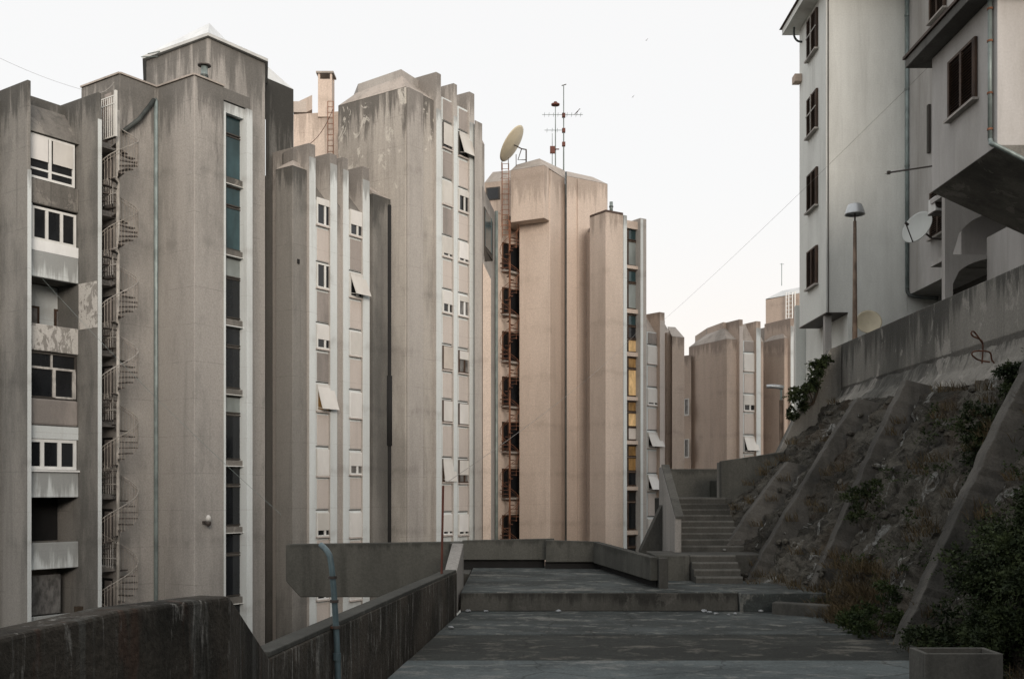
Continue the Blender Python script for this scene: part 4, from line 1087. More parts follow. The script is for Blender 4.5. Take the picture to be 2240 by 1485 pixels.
# concrete ribs that climb the slope: one outer edge line each
RIBS = [(20.2, 7.35, -2.98, 10.55, 3.2, 20.9, 'long concrete rib rising from the terrace between the dark bushes'),
        (26.3, 7.25, -2.95, 10.2, 2.9, 27.4, 'concrete rib rising from the floor beside the dry grass, ending below the stained wall'),
        (28.9, 6.38, -2.5, 10.0, 2.7, 30.6, 'concrete rib starting at the foot of the lower steps'),
        (30.9, 6.1, -1.85, 8.4, .9, 32.3, 'short concrete rib beside the upper flight of steps')]
for (y0, x0, z0, x1, z1, y1, lab) in RIBS:
    hw = .21
    vs = []; fs = []
    K_ = 44
    for i in range(K_):
        t_ = i / (K_ - 1)
        p = Vector((x0 + (x1 - x0) * t_, y0 + (y1 - y0) * t_, z0 + (z1 - z0) * t_))
        wv = .05 * fbm(p * 1.0, 2.2, 4)
        p.x += wv - .06 * math.sin(t_ * math.pi); p.z += wv * .5
        e = .05 * noise.noise(p * 5)
        vs += [(p.x, p.y - hw + e, p.z), (p.x, p.y + hw + e, p.z), (p.x + 2.0, p.y + hw, p.z - .5), (p.x + 2.0, p.y - hw, p.z - .5)]
    for i in range(K_ - 1):
        a = i * 4; b = a + 4
        for k in range(4): fs.append((a + k, a + (k + 1) % 4, b + (k + 1) % 4, b + k))
    fs += [(3, 2, 1, 0), tuple((K_ - 1) * 4 + k for k in range(4))]
    o = MB().add(vs, fs).build('slope_rib', M['rib'], bevel=.02)
    tag(o, lab, 'buttress', 'concrete ribs on the rock slope')
# low broken block edge at the foot
o = MB().prism([(6.15, 24.9), (7.3, 24.2), (7.5, 24.5), (6.3, 25.2)], -2.95, -2.62).build('kerb_block', M['stair_conc'], bevel=.03)
tag(o, 'broken grey kerb block at the foot of the rock slope beside the step', 'kerb block')

# ================================================================== right hand houses
hA = thing('house', 'tall pale house with a jettied corner and one column of brown louvred windows', 'house', (12.8, 42, 3.4))
X0_, Y0_, Y1_ = 11.95, 40.0, 43.7
zb1 = hz(683, 40.0)
MB().cube(X0_, 12.78, Y0_, Y1_, zb1, 19.15).build('jetty_wall', M['white_wall'], hA, ztop=19.2)
MB().cube(12.781, 15.04, Y0_ + .0, Y1_ + 2, 3.4, 21).build('wall', M['white_wall'], hA, ztop=40)
MB().cube(15.041, 24, Y0_ + .01, Y1_ + 2, 3.4, 25).build('wall', M['white_wall'], hA, ztop=40)
MB().cube(X0_ - .003, 12.78, Y0_ + .003, Y1_, zb1 - .05, zb1 - .004).build('soffit', M['darkframe'], hA)
MB().hexa([(11.35, 38.9, 19.16), (15.5, 38.9, 19.16), (15.5, 44.2, 19.16), (11.35, 44.2, 19.16), (11.35, 38.9, 19.42), (15.5, 38.9, 19.42), (15.5, 44.2, 19.42), (11.35, 44.2, 19.42)]).build('eave', M['white_wall'], hA)
MB().hexa([(11.25, 38.8, 19.424), (15.6, 38.8, 19.424), (15.6, 44.3, 19.424), (11.25, 44.3, 19.424), (12.6, 40, 20.4), (15, 40, 20.4), (15, 43, 20.4), (12.6, 43, 20.4)]).build('roof', M['brown'], hA)
def louvre(bld, fr, a0, a1, z0, z1, leaves=2, mat='brown', sill=True, bars=False):
    mb = MB(); t = .07
    mb.box(fr, a0, a0 + t, 0.01, .09, z0, z1); mb.box(fr, a1 - t, a1, .01, .09, z0, z1)
    mb.box(fr, a0 + t, a1 - t, .01, .09, z0, z0 + t); mb.box(fr, a0 + t, a1 - t, .01, .09, z1 - t, z1)
    wn = mb.build('window', M[mat], bld)
    for k in range(leaves):
        b0 = a0 + t + (a1 - a0 - 2 * t) * k / leaves; b1 = a0 + t + (a1 - a0 - 2 * t) * (k + 1) / leaves
        q = MB()
        q.box(fr, b0, b0 + .06, .03, .10, z0 + t, z1 - t); q.box(fr, b1 - .06, b1, .03, .10, z0 + t, z1 - t)
        nn = int((z1 - z0) / .085)
        for i in range(nn):
            zz_ = z0 + t + .02 + (z1 - z0 - 2 * t - .05) * i / nn
            q.hexa([fr.p(b0 + .06, .085, zz_), fr.p(b1 - .06, .085, zz_), fr.p(b1 - .06, .10, zz_ + .012), fr.p(b0 + .06, .10, zz_ + .012),
                    fr.p(b0 + .06, .035, zz_ + .05), fr.p(b1 - .06, .035, zz_ + .05), fr.p(b1 - .06, .045, zz_ + .062), fr.p(b0 + .06, .045, zz_ + .062)])
        q.build('louvred_shutter', M[mat], wn)
    MB().box(fr, a0 + t, a1 - t, .005, .015, z0 + t, z1 - t).build('pane', M['dark'], wn)
    if bars:
        c = (a0 + a1) / 2
        q = MB(); q.box(fr, c - .03, c + .03, .101, .13, z0, z1); q.box(fr, a0, a1, .101, .125, (z0 * .45 + z1 * .55) - .025, (z0 * .45 + z1 * .55) + .025)
        q.build('glazing_bar', M['steel'], wn)
    if sill:
        MB().box(fr, a0 - .06, a1 + .06, .01, .17, z0 - .07, z0 - .005).build('sill', M['conc_mid'], wn)
frX = Fr(Vector((X0_, Y1_)), Vector((X0_, Y0_)))
for i, (y0, y1) in enumerate([(50, 135), (221, 304), (387, 467), (553, 634)]):
    a0, a1 = frX.apx(1768.5), frX.apx(1790)
    z1, z0 = yz(frX, a0, y0), yz(frX, a0, y1)
    louvre(hA, frX, a0, a1, z0, z1, bars=(i in (0, 1)))
MB().tube([(12.02, 39.97, 6.8), (12.02, 39.97, 19.1)], .022, 6).build('cable', M['steel_dark'], hA)
MB().tube(curve([(11.62, 43.3, 19.1), (11.62, 43.3, 18.75), (11.75, 43.3, 18.55), (11.94, 43.3, 18.5)]), .045, 8).build('gutter_pipe', M['zincdark'], hA)
MB().cube(11.65, 11.94, 43.3, 43.75, 16.9, 17.2).build('bracket', M['conc_far'], hA)
MB().tube([(14.98, 39.85, 7.7), (14.98, 39.85, 20)], .075, 10).build('downpipe', M['zinc'], hA, smooth=True)
for z in (9.5, 12.3, 15.2, 18): MB().tube([(14.98, 39.85, z), (14.98, 39.85, z + .07)], .095, 10).build('pipe_clip', M['zinc'], hA)
MB().tube(curve([(14.98, 39.85, 7.72), (15.0, 39.8, 7.5), (15.15, 39.6, 7.35), (15.9, 39.2, 7.2)]), .07, 10).build('pipe_bend', M['zincdark'], hA, smooth=True)
MB().cube(12.0, 12.25, 40.3, 40.55, 3.4, zb1 - .06).build('column', M['grey_wall'], hA)
MB().cube(12.95, 15.0, 45.8, 46.2, 3.4, 7.8).build('rear_wall', M['white_wall'], hA)
MB().cube(12.5, 13.6, 46.3, 46.6, 3.4, 8.2).build('rear_wall', M['white_wall'], hA)

hB = thing('house', 'grey rendered house with an overhanging bay and rusty downpipe at the right edge', 'house', (15, 33, 3.4))
XW = 15.04
MB().cube(XW + .002, 24, 35.2, 39.995, 7.45, 25).build('wall', M['grey_wall'], hB)
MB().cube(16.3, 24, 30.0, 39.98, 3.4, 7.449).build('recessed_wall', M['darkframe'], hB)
frY = Fr(Vector((XW, 39.9)), Vector((XW, 35.2)))
for px0, px1, y0, y1 in ((2038, 2074, 424, 524), (2037, 2071, -20, 52)):
    a0, a1 = frY.apx(px0), frY.apx(px1)
    louvre(hB, frY, a0, a1, yz(frY, a0, y1), yz(frY, a0, y0))
MB().box(frY, frY.apx(2033), frY.apx(2037), .02, .1, yz(frY, frY.apx(2035), 335), yz(frY, frY.apx(2035), 230)).build('pipe_stub', M['darkframe'], hB)
MB().cube(XW + .003, 24, 25.6, 35.19, 12.8, 25).build('upper_wall', M['grey_wall'], hB)
# overhanging bay
XB, YB0, YB1 = 12.0, 26.0, 30.05
MB().cube(XB, 20, YB0, YB1, 8.55, 12.35).build('bay_wall', M['grey_wall'], hB, ztop=12.2, bevel=.02)
MB().hexa([(XB - .002, YB0 - .002, 8.548), (14.7, YB0 - .002, 7.30), (14.7, YB1, 7.30), (XB - .002, YB1, 8.548),
           (XB + .0, YB0, 8.549), (14.7, YB0, 8.549), (14.7, YB1, 8.549), (XB, YB1, 8.549)]).build('bay_soffit', M['retain'], hB)
MB().cube(14.701, 20, YB0, YB1, 7.3, 8.548).build('bay_soffit', M['retain'], hB)
MB().cube(11.5, 20, 25.2, 30.75, 12.36, 12.62).build('eave', M['conc_dark'], hB, bevel=.02)
MB().cube(11.44, 20, 25.1, 30.8, 12.624, 12.70).build('eave_edge', M['brown'], hB)
frZ = Fr(Vector((XB, YB1)), Vector((XB, YB0)))
a0, a1 = frZ.apx(2079), frZ.apx(2139)
louvre(hB, frZ, a0, a1, yz(frZ, a0, 264), yz(frZ, a0, 138))
MB().tube([(XB - .08, 26.22, 8.75), (XB - .08, 26.22, 12.3)], .055, 10).build('downpipe', M['rustpipe'] if 'rustpipe' in M else M['zinc'], hB, smooth=True)
for z in (9.0, 9.9, 11.2, 12.0): MB().tube([(XB - .08, 26.22, z), (XB - .08, 26.22, z + .05)], .072, 10).build('pipe_clip', M['rust'], hB)
MB().tube(curve([(XB - .08, 26.22, 8.78), (XB - .06, 26.1, 8.6), (XB + .1, 25.93, 8.45), (XB + 3, 25.9, 6.95)]), .055, 10).build('pipe_bend', M['zinc'], hB, smooth=True)
# arcade below the bay
def arch_wall(bld, y, th, x0, x1, zlo, zhi, arches, mat, name='arcade_wall'):
    xs = sorted(set([x0, x1] + [a + (b - a) * k / 16 for a, b, s_, h in arches for k in range(17)]))
    mb = MB()
    for xa, xb in zip(xs, xs[1:]):
        xm = (xa + xb) / 2
        def crown(x, ar):
            a, b, s_, h = ar; r = (b - a) / 2; t_ = min(1, max(-1, (x - (a + b) / 2) / r)); return s_ + h * math.sqrt(max(0, 1 - t_ * t_))
        hits = sorted([ar for ar in arches if ar[0] <= xm <= ar[1]], key=lambda r_: r_[2])
        lo_a = lo_b = zlo
        for k, ar in enumerate(hits):
            base = ar[4] if len(ar) > 4 else None
            ca, cb = crown(xa, ar), crown(xb, ar)
            nxt = zhi if k == len(hits) - 1 else hits[k + 1][2] - .02
            mb.hexa([(xa, y, ca), (xb, y, cb), (xb, y + th, cb), (xa, y + th, ca), (xa, y, nxt), (xb, y, nxt), (xb, y + th, nxt), (xa, y + th, nxt)])
        if not hits:
            mb.hexa([(xa, y, zlo), (xb, y, zlo), (xb, y + th, zlo), (xa, y + th, zlo), (xa, y, zhi), (xb, y, zhi), (xb, y + th, zhi), (xa, y + th, zhi)])
    return mb.build(name, M[mat], bld)
arch_wall(hB, 34.0, .25, 14.0, 18.2, 3.4, 9.6, [(14.26, 17.6, 6.72, .85), (14.26, 17.4, 7.68, 1.35)], 'grey_wall')
MB().cube(14.0, 18, 34.26, 35.19, 7.5, 7.66).build('arcade_floor', M['grey_wall'], hB)
MB().cube(14.0, 18.2, 34.26, 35.19, 9.6, 9.75).build('arcade_roof', M['grey_wall'], hB)
MB().cube(15.35, 15.5, 31.5, 33.98, 3.4, 8.2).build('pillar', M['grey_wall'], hB)
MB().cube(15.5, 18, 31.6, 31.8, 7.0, 7.6).build('balcony_front', M['grey_wall'], hB)
MB().cube(13.5, 20, 30.06, 30.2, 8.56, 9.6).build('bay_rear', M['darkframe'], hB)
# small arch below the first house
arch_wall(hA, 45.0, .3, 12.9, 16, 3.4, 8.0, [(13.05, 14.8, 5.0, .9)], 'white_wall', 'arch_wall')

# ================================================================== lamps
def street_lamp(x, y, zb, zt, lab, r0=.1, r1=.055, head=.34):
    t = thing('street_lamp', lab, 'street lamp', (x, y, zb), 'street lamps')
    MB().tube([(x, y, zb), (x, y, zt - .28)], r0, 10, r1).build('pole', M['polewood'], t, smooth=True)
    MB().tube([(x, y, zt - .28), (x, y, zt + .02)], .03, 8).build('neck', M['steel_dark'], t)
    MB().lathe((x, y, zt), [(.02, .30), (head * .62, .29), (head * .70, .26), (head * .98, -.02), (head, -.06), (head * .94, -.06), (head * .64, .22), (.02, .23)], 28).build('lamp_shade', M['lampmetal'], t, smooth=True)
    MB().lathe((x, y, zt), [(.01, -.03), (head * .5, -.02), (head * .75, .04), (head * .5, .1), (.01, .12)], 20).build('diffuser', M['paleglass'], t, smooth=True)
    return t
street_lamp(hz(0, 1) * 0 + (1870 - CX) / F * 35.9, 35.9, 3.4, hz(466, 35.9), 'tall street lamp with a pale dish shade in front of the tall pale house')
t = thing('street_lamp', 'distant street lamp with a long horizontal grey head beyond the rock slope', 'street lamp', ((1708 - CX) / F * 43, 43, 0.4), 'street lamps')
lx = (1709 - CX) / F * 43
MB().tube([(lx, 43, .4), (lx, 43, hz(875, 43))], .085, 8).build('pole', M['polewood'], t)
MB().tube([(lx, 43, hz(875, 43)), (lx, 43, hz(852, 43))], .045, 8).build('neck', M['zinc'], t)
q = MB(); zc = hz(846, 43)
q.tube([(lx + .08, 43, zc - .04), (lx - .1, 43, zc), (lx - .35, 43, zc + .02), (lx - .6, 43, zc + .02)], .10, 10, .075)
q.build('lamp_head', M['lampmetal'], t, smooth=True)

# wall lamp on the stair tower
frKU = Fr(K, W490)
a_ = frKU.apx(446)
zw = yz(frKU, a_, 1140)
t = thing('wall_lamp', 'small white domed wall lamp on the blank concrete face of the stair tower', 'lamp', frKU.p(a_, .1, zw))
MB().box(frKU, a_ - .08, a_ + .08, .0, .12, zw - .1, zw + .02).build('bracket', M['steel_dark'], t)
MB().lathe(frKU.p(a_, .26, zw + .02), [(.01, .24), (.06, .22), (.10, .14), (.115, 0), (.10, 0), (.01, .05)], 16).build('lamp_shade', M['ac'], t, smooth=True)
MB().lathe(frKU.p(a_, .26, zw - .2), [(.01, 0), (.10, .06), (.12, .17), (.10, .2), (.01, .2)], 14).build('reflector', M['steel_dark'], t, smooth=True)

# ================================================================== spiral stairs
def spiral(name, lab, x, y, ztop, zbot, rad, pitch, mat, tmat, ph0=0.0, per=12, polr=.07, rail=.9, pmat='steel', group='spiral fire stairs', every=3):
    t = thing(name, lab, 'spiral stair', (x, y, zbot), group)
    MB().tube([(x, y, zbot), (x, y, ztop + 1.0)], polr, 10).build('pole', M[pmat], t, smooth=True)
    n = int((ztop - zbot) / pitch * per)
    proto = None
    for i in range(min(n, 100)):
        a = ph0 - 2 * math.pi * i / per; z = ztop - pitch * i / per
        if proto is None:
            w2 = math.pi / per * .62
            q = MB()
            q.add([(0.05, -.03, 0), (rad * math.cos(-w2), rad * math.sin(-w2), 0), (rad * math.cos(w2), rad * math.sin(w2), 0), (.05, .03, 0),
                   (0.05, -.03, .04), (rad * math.cos(-w2), rad * math.sin(-w2), .04), (rad * math.cos(w2), rad * math.sin(w2), .04), (.05, .03, .04)],
                  [(0, 1, 2, 3), (4, 5, 6, 7), (0, 1, 5, 4), (1, 2, 6, 5), (2, 3, 7, 6), (3, 0, 4, 7)])
            o = q.build('tread', M[tmat]); o.parent = t; proto = o
        else:
            o = proto.copy(); C.objects.link(o); o.parent = t
        o.location = (0, 0, z - zbot); o.rotation_euler = (0, 0, a)
    # one railing length per turn: hand rail, lower rail and balusters
    turns = (ztop - zbot) / pitch
    k = 0
    hm = 'handrail_' + mat if 'handrail_' + mat in M else mat
    while k < turns:
        q = MB(); h_ = MB()
        fr_ = min(1.0, turns - k)
        for dz, rr_ in ((rail, 1.5), (rail - .13, .7)):
            pts = []
            for j in range(33):
                s_ = k + fr_ * j / 32
                a = ph0 - 2 * math.pi * s_
                pts.append((x + rad * math.cos(a), y + rad * math.sin(a), ztop - pitch * s_ + dz))
            (h_ if dz == rail else q).tube(pts, (.013 if every > 1 else .010) * rr_, 5)
        for j in range(int(per * every * fr_ / 1.0)):
            s_ = k + j / (per * every)
            a = ph0 - 2 * math.pi * s_
            z = ztop - pitch * s_
            q.tube([(x + rad * math.cos(a), y + rad * math.sin(a), z - .05), (x + rad * math.cos(a), y + rad * math.sin(a), z + rail)], .0095, 3)
        r_ = q.build('railing', M[mat], t)
        h_.build('handrail', M[hm], r_)
        k += 1
    return t
dS = 39.7
sx = (258 - CX) / F * dS
sp1 = spiral('spiral_staircase', 'grey steel spiral fire stair with a white pole running down the left block', sx, dS, hz(300, dS), ZB, .72, 2.66, 'stairrail', 'steel_dark', ph0=R(150), pmat='steel')
# cage railing of the top landing
q = MB()
frQ = Fr(G(219, 39.9), G(254, 39.3))
for zz_ in (hz(303, 39.6), hz(232, 39.6), hz(215, 39.6)): q.box(frQ, 0, frQ.L, 0, .04, zz_ - .02, zz_ + .02)
for k in range(9): q.box(frQ, frQ.L * k / 8 - .01, frQ.L * k / 8 + .012, .005, .03, hz(303, 39.6), hz(216, 39.6))
q.box(frQ, frQ.L - .03, frQ.L + .05, -.02, .06, hz(305, 39.6), hz(205, 39.6))
q.build('landing_railing', M['white'], sp1)
q = MB()
for y in FLOORS[1:]:
    z = hz(y, 40.0)
    q = MB()
    for dz in (.35, .95): q.box(frQ, .1, frQ.L, 0, .03, z + dz, z + dz + .035)
    for k in range(6): q.box(frQ, .1 + frQ.L * .85 * k / 6, .12 + frQ.L * .85 * k / 6, .005, .025, z, z + .95)
    q.build('landing_railing', M['steel'], sp1)
dR = 62.3
sp2 = spiral('spiral_staircase', 'rusty orange spiral fire stair beside the windowless warm tower', (1115 - CX) / F * dR, dR, hz(520, dR), ZB, .58, 2.68, 'rust', 'rustdark', ph0=R(40), polr=.06, pmat='rust', every=.34)
# rusty caged ladder above it
def ladder(name, lab, px0, px1, d, y0, y1, mat, cage=True, group='wall ladders'):
    t = thing(name, lab, 'ladder', (G((px0 + px1) / 2, d).x, d, hz(y1, d)), group)
    a, b = G(px0, d), G(px1, d)
    z1, z0 = hz(y0, d), hz(y1, d)
    q = MB()
    for p in (a, b): q.tube([(p.x, p.y, z0), (p.x, p.y, z1)], .022, 6)
    q.build('stile', M[mat], t)
    q = MB(); z = z0 + .15
    while z < z1: q.tube([(a.x, a.y, z), (b.x, b.y, z)], .018, 5); z += .3
    q.build('rung', M[mat], t)
    if cage:
        q = MB(); cx_ = (a.x + b.x) / 2; z = z0 + .6; rr = abs(b.x - a.x) * .8
        while z < z1:
            q.tube([(cx_ + rr * math.cos(an), a.y - .05 - rr * 1.1 * math.sin(an) , z) for an in [math.pi * k / 10 for k in range(11)]], .010, 4); z += .95
        for k in (2, 5, 8):
            an = math.pi * k / 10
            if k != 8: continue
            q.tube([(cx_ + rr * math.cos(an), a.y - .05 - rr * 1.1 * math.sin(an), z0 + .6), (cx_ + rr * math.cos(an), a.y - .05 - rr * 1.1 * math.sin(an), z1)], .013, 4)
        q.build('cage', M[mat], t)
    return t
ladder('caged_ladder', 'rusty caged ladder climbing to the dish above the rusty spiral stair', 1099, 1113, 62.0, 358, 520, 'rust')
ladder('caged_ladder', 'orange rusty ladder fixed below the square chimney of the rear wing', 717, 729, 56.6, 222, 338, 'rust', cage=False)
q = MB()
# square chimney
P_ = G(713, 57.4); hw = (730 - 697) / 2 / F * 57.4
t = thing('chimney', 'square rendered chimney with a capped top rising above the rusty ladder', 'chimney', (P_.x, P_.y, hz(246, 57.4)))
MB().cube(P_.x - hw + .03, P_.x + hw - .03, 57.1, 57.9, hz(260, 57.4), hz(178, 57.4)).build('shaft', M['conc_warm'], t)
MB().cube(P_.x - hw - .06, P_.x + hw + .06, 57.0, 58.0, hz(166, 57.4), hz(162, 57.4)).build('cap', M['roof_conc'], t)
mb = MB()
for dx in (-hw + .03, hw - .14):
    for dy in (57.1, 57.79): mb.cube(P_.x + dx, P_.x + dx + .11, dy, dy + .11, hz(178, 57.4), hz(166, 57.4))
mb.build('cap_post', M['conc_warm'], t)
def flue(px, d, yb, yt, lab, r=.13, cap=True):
    p = G(px, d); t = thing('flue_pipe', lab, 'flue', (p.x, p.y, hz(yb, d)), 'roof flues')
    MB().tube([(p.x, p.y, hz(yb, d)), (p.x, p.y, hz(yt, d))], r, 10).build('pipe', M['zinc'], t, smooth=True)
    MB().tube([(p.x, p.y, hz((yb * .5 + yt * .5), d)), (p.x, p.y, hz((yb * .5 + yt * .5), d) + .08)], r * 1.25, 12).build('collar', M['zincdark'], t)
    if cap: MB().lathe((p.x, p.y, hz(yt, d)), [(.02, .16), (r * 2.0, .06), (r * 2.0, .02), (.02, .05)], 16).build('cowl', M['steel_dark'], t)
flue(447, 41.6, 192, 146, 'metal flue pipe with a dark conical cowl on the stair tower roof')
flue(1337, 61, 466, 442, 'short plain flue stub on the glazed stairwell block', .1, False)
flue(821, 52.5, 432, 408, 'small dark vent pipe at the roof edge by the peeling wall', .14, False)

# downpipes
def pipe(name, lab, pts, r, mat, cat='downpipe', group='downpipes', clips=0):
    o = MB().tube(pts, r, 8).build(name, M[mat], smooth=True)
    return tag(o, lab, cat, group)
pk = W343 + (K - W343).normalized() * .12 - Vector((0, .15))
pk = G(341, 41.9)
pipe('downpipe', 'pale blue grey downpipe in the corner right of the spiral stair', [(pk.x, pk.y, ZB), (pk.x, pk.y, hz(222, pk.y)), (pk.x - .05, pk.y + .1, hz(217, pk.y))], .085, 'zinc')
pipe('downpipe', 'dark slanting pipe running down from the roof corner towards the spiral stair', [(pk.x - .05, pk.y - .05, hz(220, pk.y)), (G(300, 41).x, 41.2, hz(258, 41)), (G(270, 40.6).x, 40.55, hz(290, 40.6))], .09, 'zincdark')
p8 = G(852, 48.2)
pq = thing('downpipe', 'long black downpipe with a thick lower sleeve beside the four fin block', 'downpipe', (p8.x, p8.y, ZB), 'downpipes')
MB().tube([(p8.x, p8.y, ZB), (p8.x, p8.y, hz(449, 48.2))], .085, 8).build('pipe', M['dark'], pq, smooth=True)
MB().tube([(p8.x, p8.y, hz(975, 48.2)), (p8.x, p8.y, hz(822, 48.2))], .125, 10).build('sleeve', M['dark'], pq, smooth=True)
pj = G(1238, 62.6)
pipe('downpipe', 'thin dark pipe down the joint of the windowless warm tower', [(pj.x, pj.y, ZB), (pj.x, pj.y, hz(376, 62.6))], .05, 'zincdark')
pj = G(1086, 57.8)
pipe('downpipe', 'grey downpipe with a dark hopper between the shaded wing and the rusty stair', [(pj.x, pj.y, ZB), (pj.x, pj.y, hz(462, 57.8))], .09, 'zinc')

# ================================================================== dishes, masts, antennas
def dish(lab, c, nrm, rad, mat, depth=.18, back_mount=True, arm=True, foot=None, group='satellite dishes'):
    nrm = Vector(nrm).normalized()
    Mx = nrm.to_track_quat('Z', 'Y').to_matrix()
    t = thing('satellite_dish', lab, 'satellite dish', c, group)
    prof = [(rad * k / 10, depth * rad * 2 * ((k / 10) ** 2) ) for k in range(0, 11)]
    prof[0] = (.005, 0)
    prof2 = [(r, z - .02) for r, z in reversed(prof)]
    MB().lathe(c, prof + prof2, 36, Mx).build('reflector', M[mat], t, smooth=True)
    if arm:
        c_ = Vector(c)
        low = c_ + Mx @ Vector((0, -rad * .98, depth * rad * 1.9)); feed = c_ + Mx @ Vector((0, -rad * .25, rad * 1.15))
        MB().tube([low, feed], .022, 6).build('arm', M['steel_dark'], t)
        MB().tube([feed, feed - nrm * .14], .045, 8).build('feed_horn', M['steel_dark'], t)
    if foot is not None:
        MB().tube([Vector(c) - nrm * .02, Vector(foot[0]), Vector(foot[1])], .035, 6).build('mount', M['steel_dark'], t)
    return t
dc = G(1124, 63.2)
t = dish('big cream satellite dish tilted skyward on the roof above the rusty ladder', (dc.x, dc.y, hz(317, 63.2)), (-.80, .20, .56), 1.18, 'dish', .07, arm=False)
b_ = G(1150, 63.6)
q = MB()
cc = Vector((dc.x, dc.y, hz(317, 63.2)))
q.tube([cc, (G(1141, 63.5).x, 63.5, hz(326, 63.5)), (G(1152, 63.5).x, 63.5, hz(328, 63.5))], .04, 5)
q.tube([(G(1151, 63.5).x, 63.5, hz(328, 63.5)), (G(1151, 63.5).x, 63.5, hz(356, 63.5))], .045, 5)
q.tube([(G(1141, 63.5).x, 63.5, hz(326, 63.5)), (G(1133, 63.5).x, 63.5, hz(350, 63.5)), (G(1151, 63.5).x, 63.5, hz(350, 63.5))], .03, 5)
for x in (1098, 1112, 1129): q.tube([(G(x, 63.4).x, 63.4, hz(372, 63.4)), (G(x, 63.4).x, 63.4, hz(345 if x != 1129 else 338, 63.4))], .025, 5)
q.build('mount', M['steel_dark'], t)
c = G(2010, 36.6)
dish('pale grey satellite dish on the wall below the overhanging bay', (c.x, c.y, hz(500, 36.6)), (-.80, -.48, .36), .60, 'dishgrey', .10, foot=((c.x + .5, c.y + .1, hz(520, 36.6)), (15.03, c.y + .1, hz(522, 36.6))))
c = G(1900, 39.2)
dish('yellowed satellite dish half hidden behind the retaining wall at the foot of the pale house', (c.x, c.y, hz(706, 39.2)), (-.15, -.95, .3), .47, 'dish', .10, arm=False, foot=((c.x, c.y + .3, 5.6), (c.x, c.y + .3, 3.4)))

def mast(lab, px, d, yb, yt, r, yag=(), extra=None, mat='zinc'):
    p = G(px, d); t = thing('antenna_mast', lab, 'antenna', (p.x, p.y, hz(yb, d)), 'antenna masts')
    MB().tube([(p.x, p.y, hz(yb, d)), (p.x, p.y, hz(yt, d))], r, 6, r * .6).build('mast', M[mat], t)
    for (x0, x1, y, els) in yag:
        q = MB()
        q.tube([(G(x0, d).x, d - .06, hz(y, d)), (G(x1, d).x, d - .06, hz(y, d))], .018, 5)
        for k in range(els):
            ex = G(x0 + (x1 - x0) * (k + .5) / els, d).x
            q.tube([(ex, d - .06, hz(y, d) + .09), (ex, d - .06, hz(y, d) - .09)], .008, 4)
            q.tube([(ex, d - .45, hz(y, d)), (ex, d + .35, hz(y, d))], .008, 4)
        q.build('aerial', M['zinc'], t)
    return t, p
d_ = 64.5
t, p = mast('tallest antenna mast with two crossed aerials and red clamps', 1233, d_, 372, 186, .05, ((1186, 1275, 252, 9), (1191, 1236, 286, 4)))
for y in (253, 286, 316): MB().cube(p.x - .1, p.x + .1, p.y - .12, p.y + .1, hz(y, d_) - .12, hz(y, d_) + .12).build('clamp', M['redrust'], t)
MB().tube([(p.x - .12, p.y, hz(188, d_)), (p.x + .16, p.y, hz(185, d_))], .03, 5).build('finial', M['steel_dark'], t)
t, p = mast('antenna mast topped by a flat dark red disc, left of the tallest mast', 1215, d_, 368, 226, .045)
MB().lathe((p.x, p.y, hz(229, d_)), [(.01, .16), (.1, .16), (.1, .05), (.26, .03), (.26, -.05), (.05, -.1), (.01, -.1)], 16).build('disc', M['redrust'], t)
t, p = mast('short thin mast carrying a red box, leftmost on the windowless tower', 1208, d_, 364, 292, .03)
MB().cube(p.x - .14, p.x + .16, p.y - .2, p.y - .03, hz(337, d_), hz(322, d_)).build('box', M['redrust'], t)
MB().tube([(p.x + .16, p.y - .1, hz(328, d_)), (p.x + .42, p.y - .1, hz(328, d_))], .04, 5).build('arm', M['redrust'], t)
# yagi on the right
p0 = Vector((G(1944, 35.5).x, 35.5, hz(378, 35.5))); p1 = Vector((G(2037, 35.2).x, 35.2, hz(364, 35.2))); p2 = Vector((15.03, 35.5, hz(362, 35.5)))
t = thing('yagi_antenna', 'thin horizontal aerial boom sticking out left from the grey house wall', 'antenna', tuple(p2))
MB().tube([p0, p1, p2], .028, 6).build('boom', M['steel_dark'], t)
q = MB()
for k in range(10):
    e = p0.lerp(p1, k / 9); q.tube([e + Vector((0, -.35, -.1)), e + Vector((0, .35, .06))], .008, 4)
q.build('element', M['steel_dark'], t)
MB().cube(p0.x - .05, p0.x + .05, p0.y - .05, p0.y + .05, p0.z - .05, p0.z + .05).build('end_cap', M['steel_dark'], t)
# aerials sticking out left of the tall tower
t = thing('yagi_antenna', 'two thin white aerial rods poking out at the left end of the metal roof', 'antenna', (G(322, 44).x, 44, hz(124, 44)))
MB().tube([(G(309, 44).x, 44, hz(125, 44)), (G(345, 44).x, 44, hz(124, 44))], .02, 4).build('rod', M['zinc'], t)
MB().tube([(G(323, 44.5).x, 44.5, hz(118, 44.5)), (G(350, 44.5).x, 44.5, hz(113, 44.5))], .02, 4).build('rod', M['zinc'], t)
t = thing('antenna_mast', 'faint thin mast far behind the pale house', 'antenna', (G(1710, 90).x, 90, hz(625, 90)), 'antenna masts')
MB().tube([(G(1710, 90).x, 90, hz(625, 90)), (G(1710, 90).x, 90, hz(576, 90))], .03, 4).build('mast', M['zinc'], t)
MB().tube([(G(1706, 90).x, 90, hz(578, 90)), (G(1715, 90).x, 90, hz(578, 90))], .02, 4).build('crossbar', M['zinc'], t)

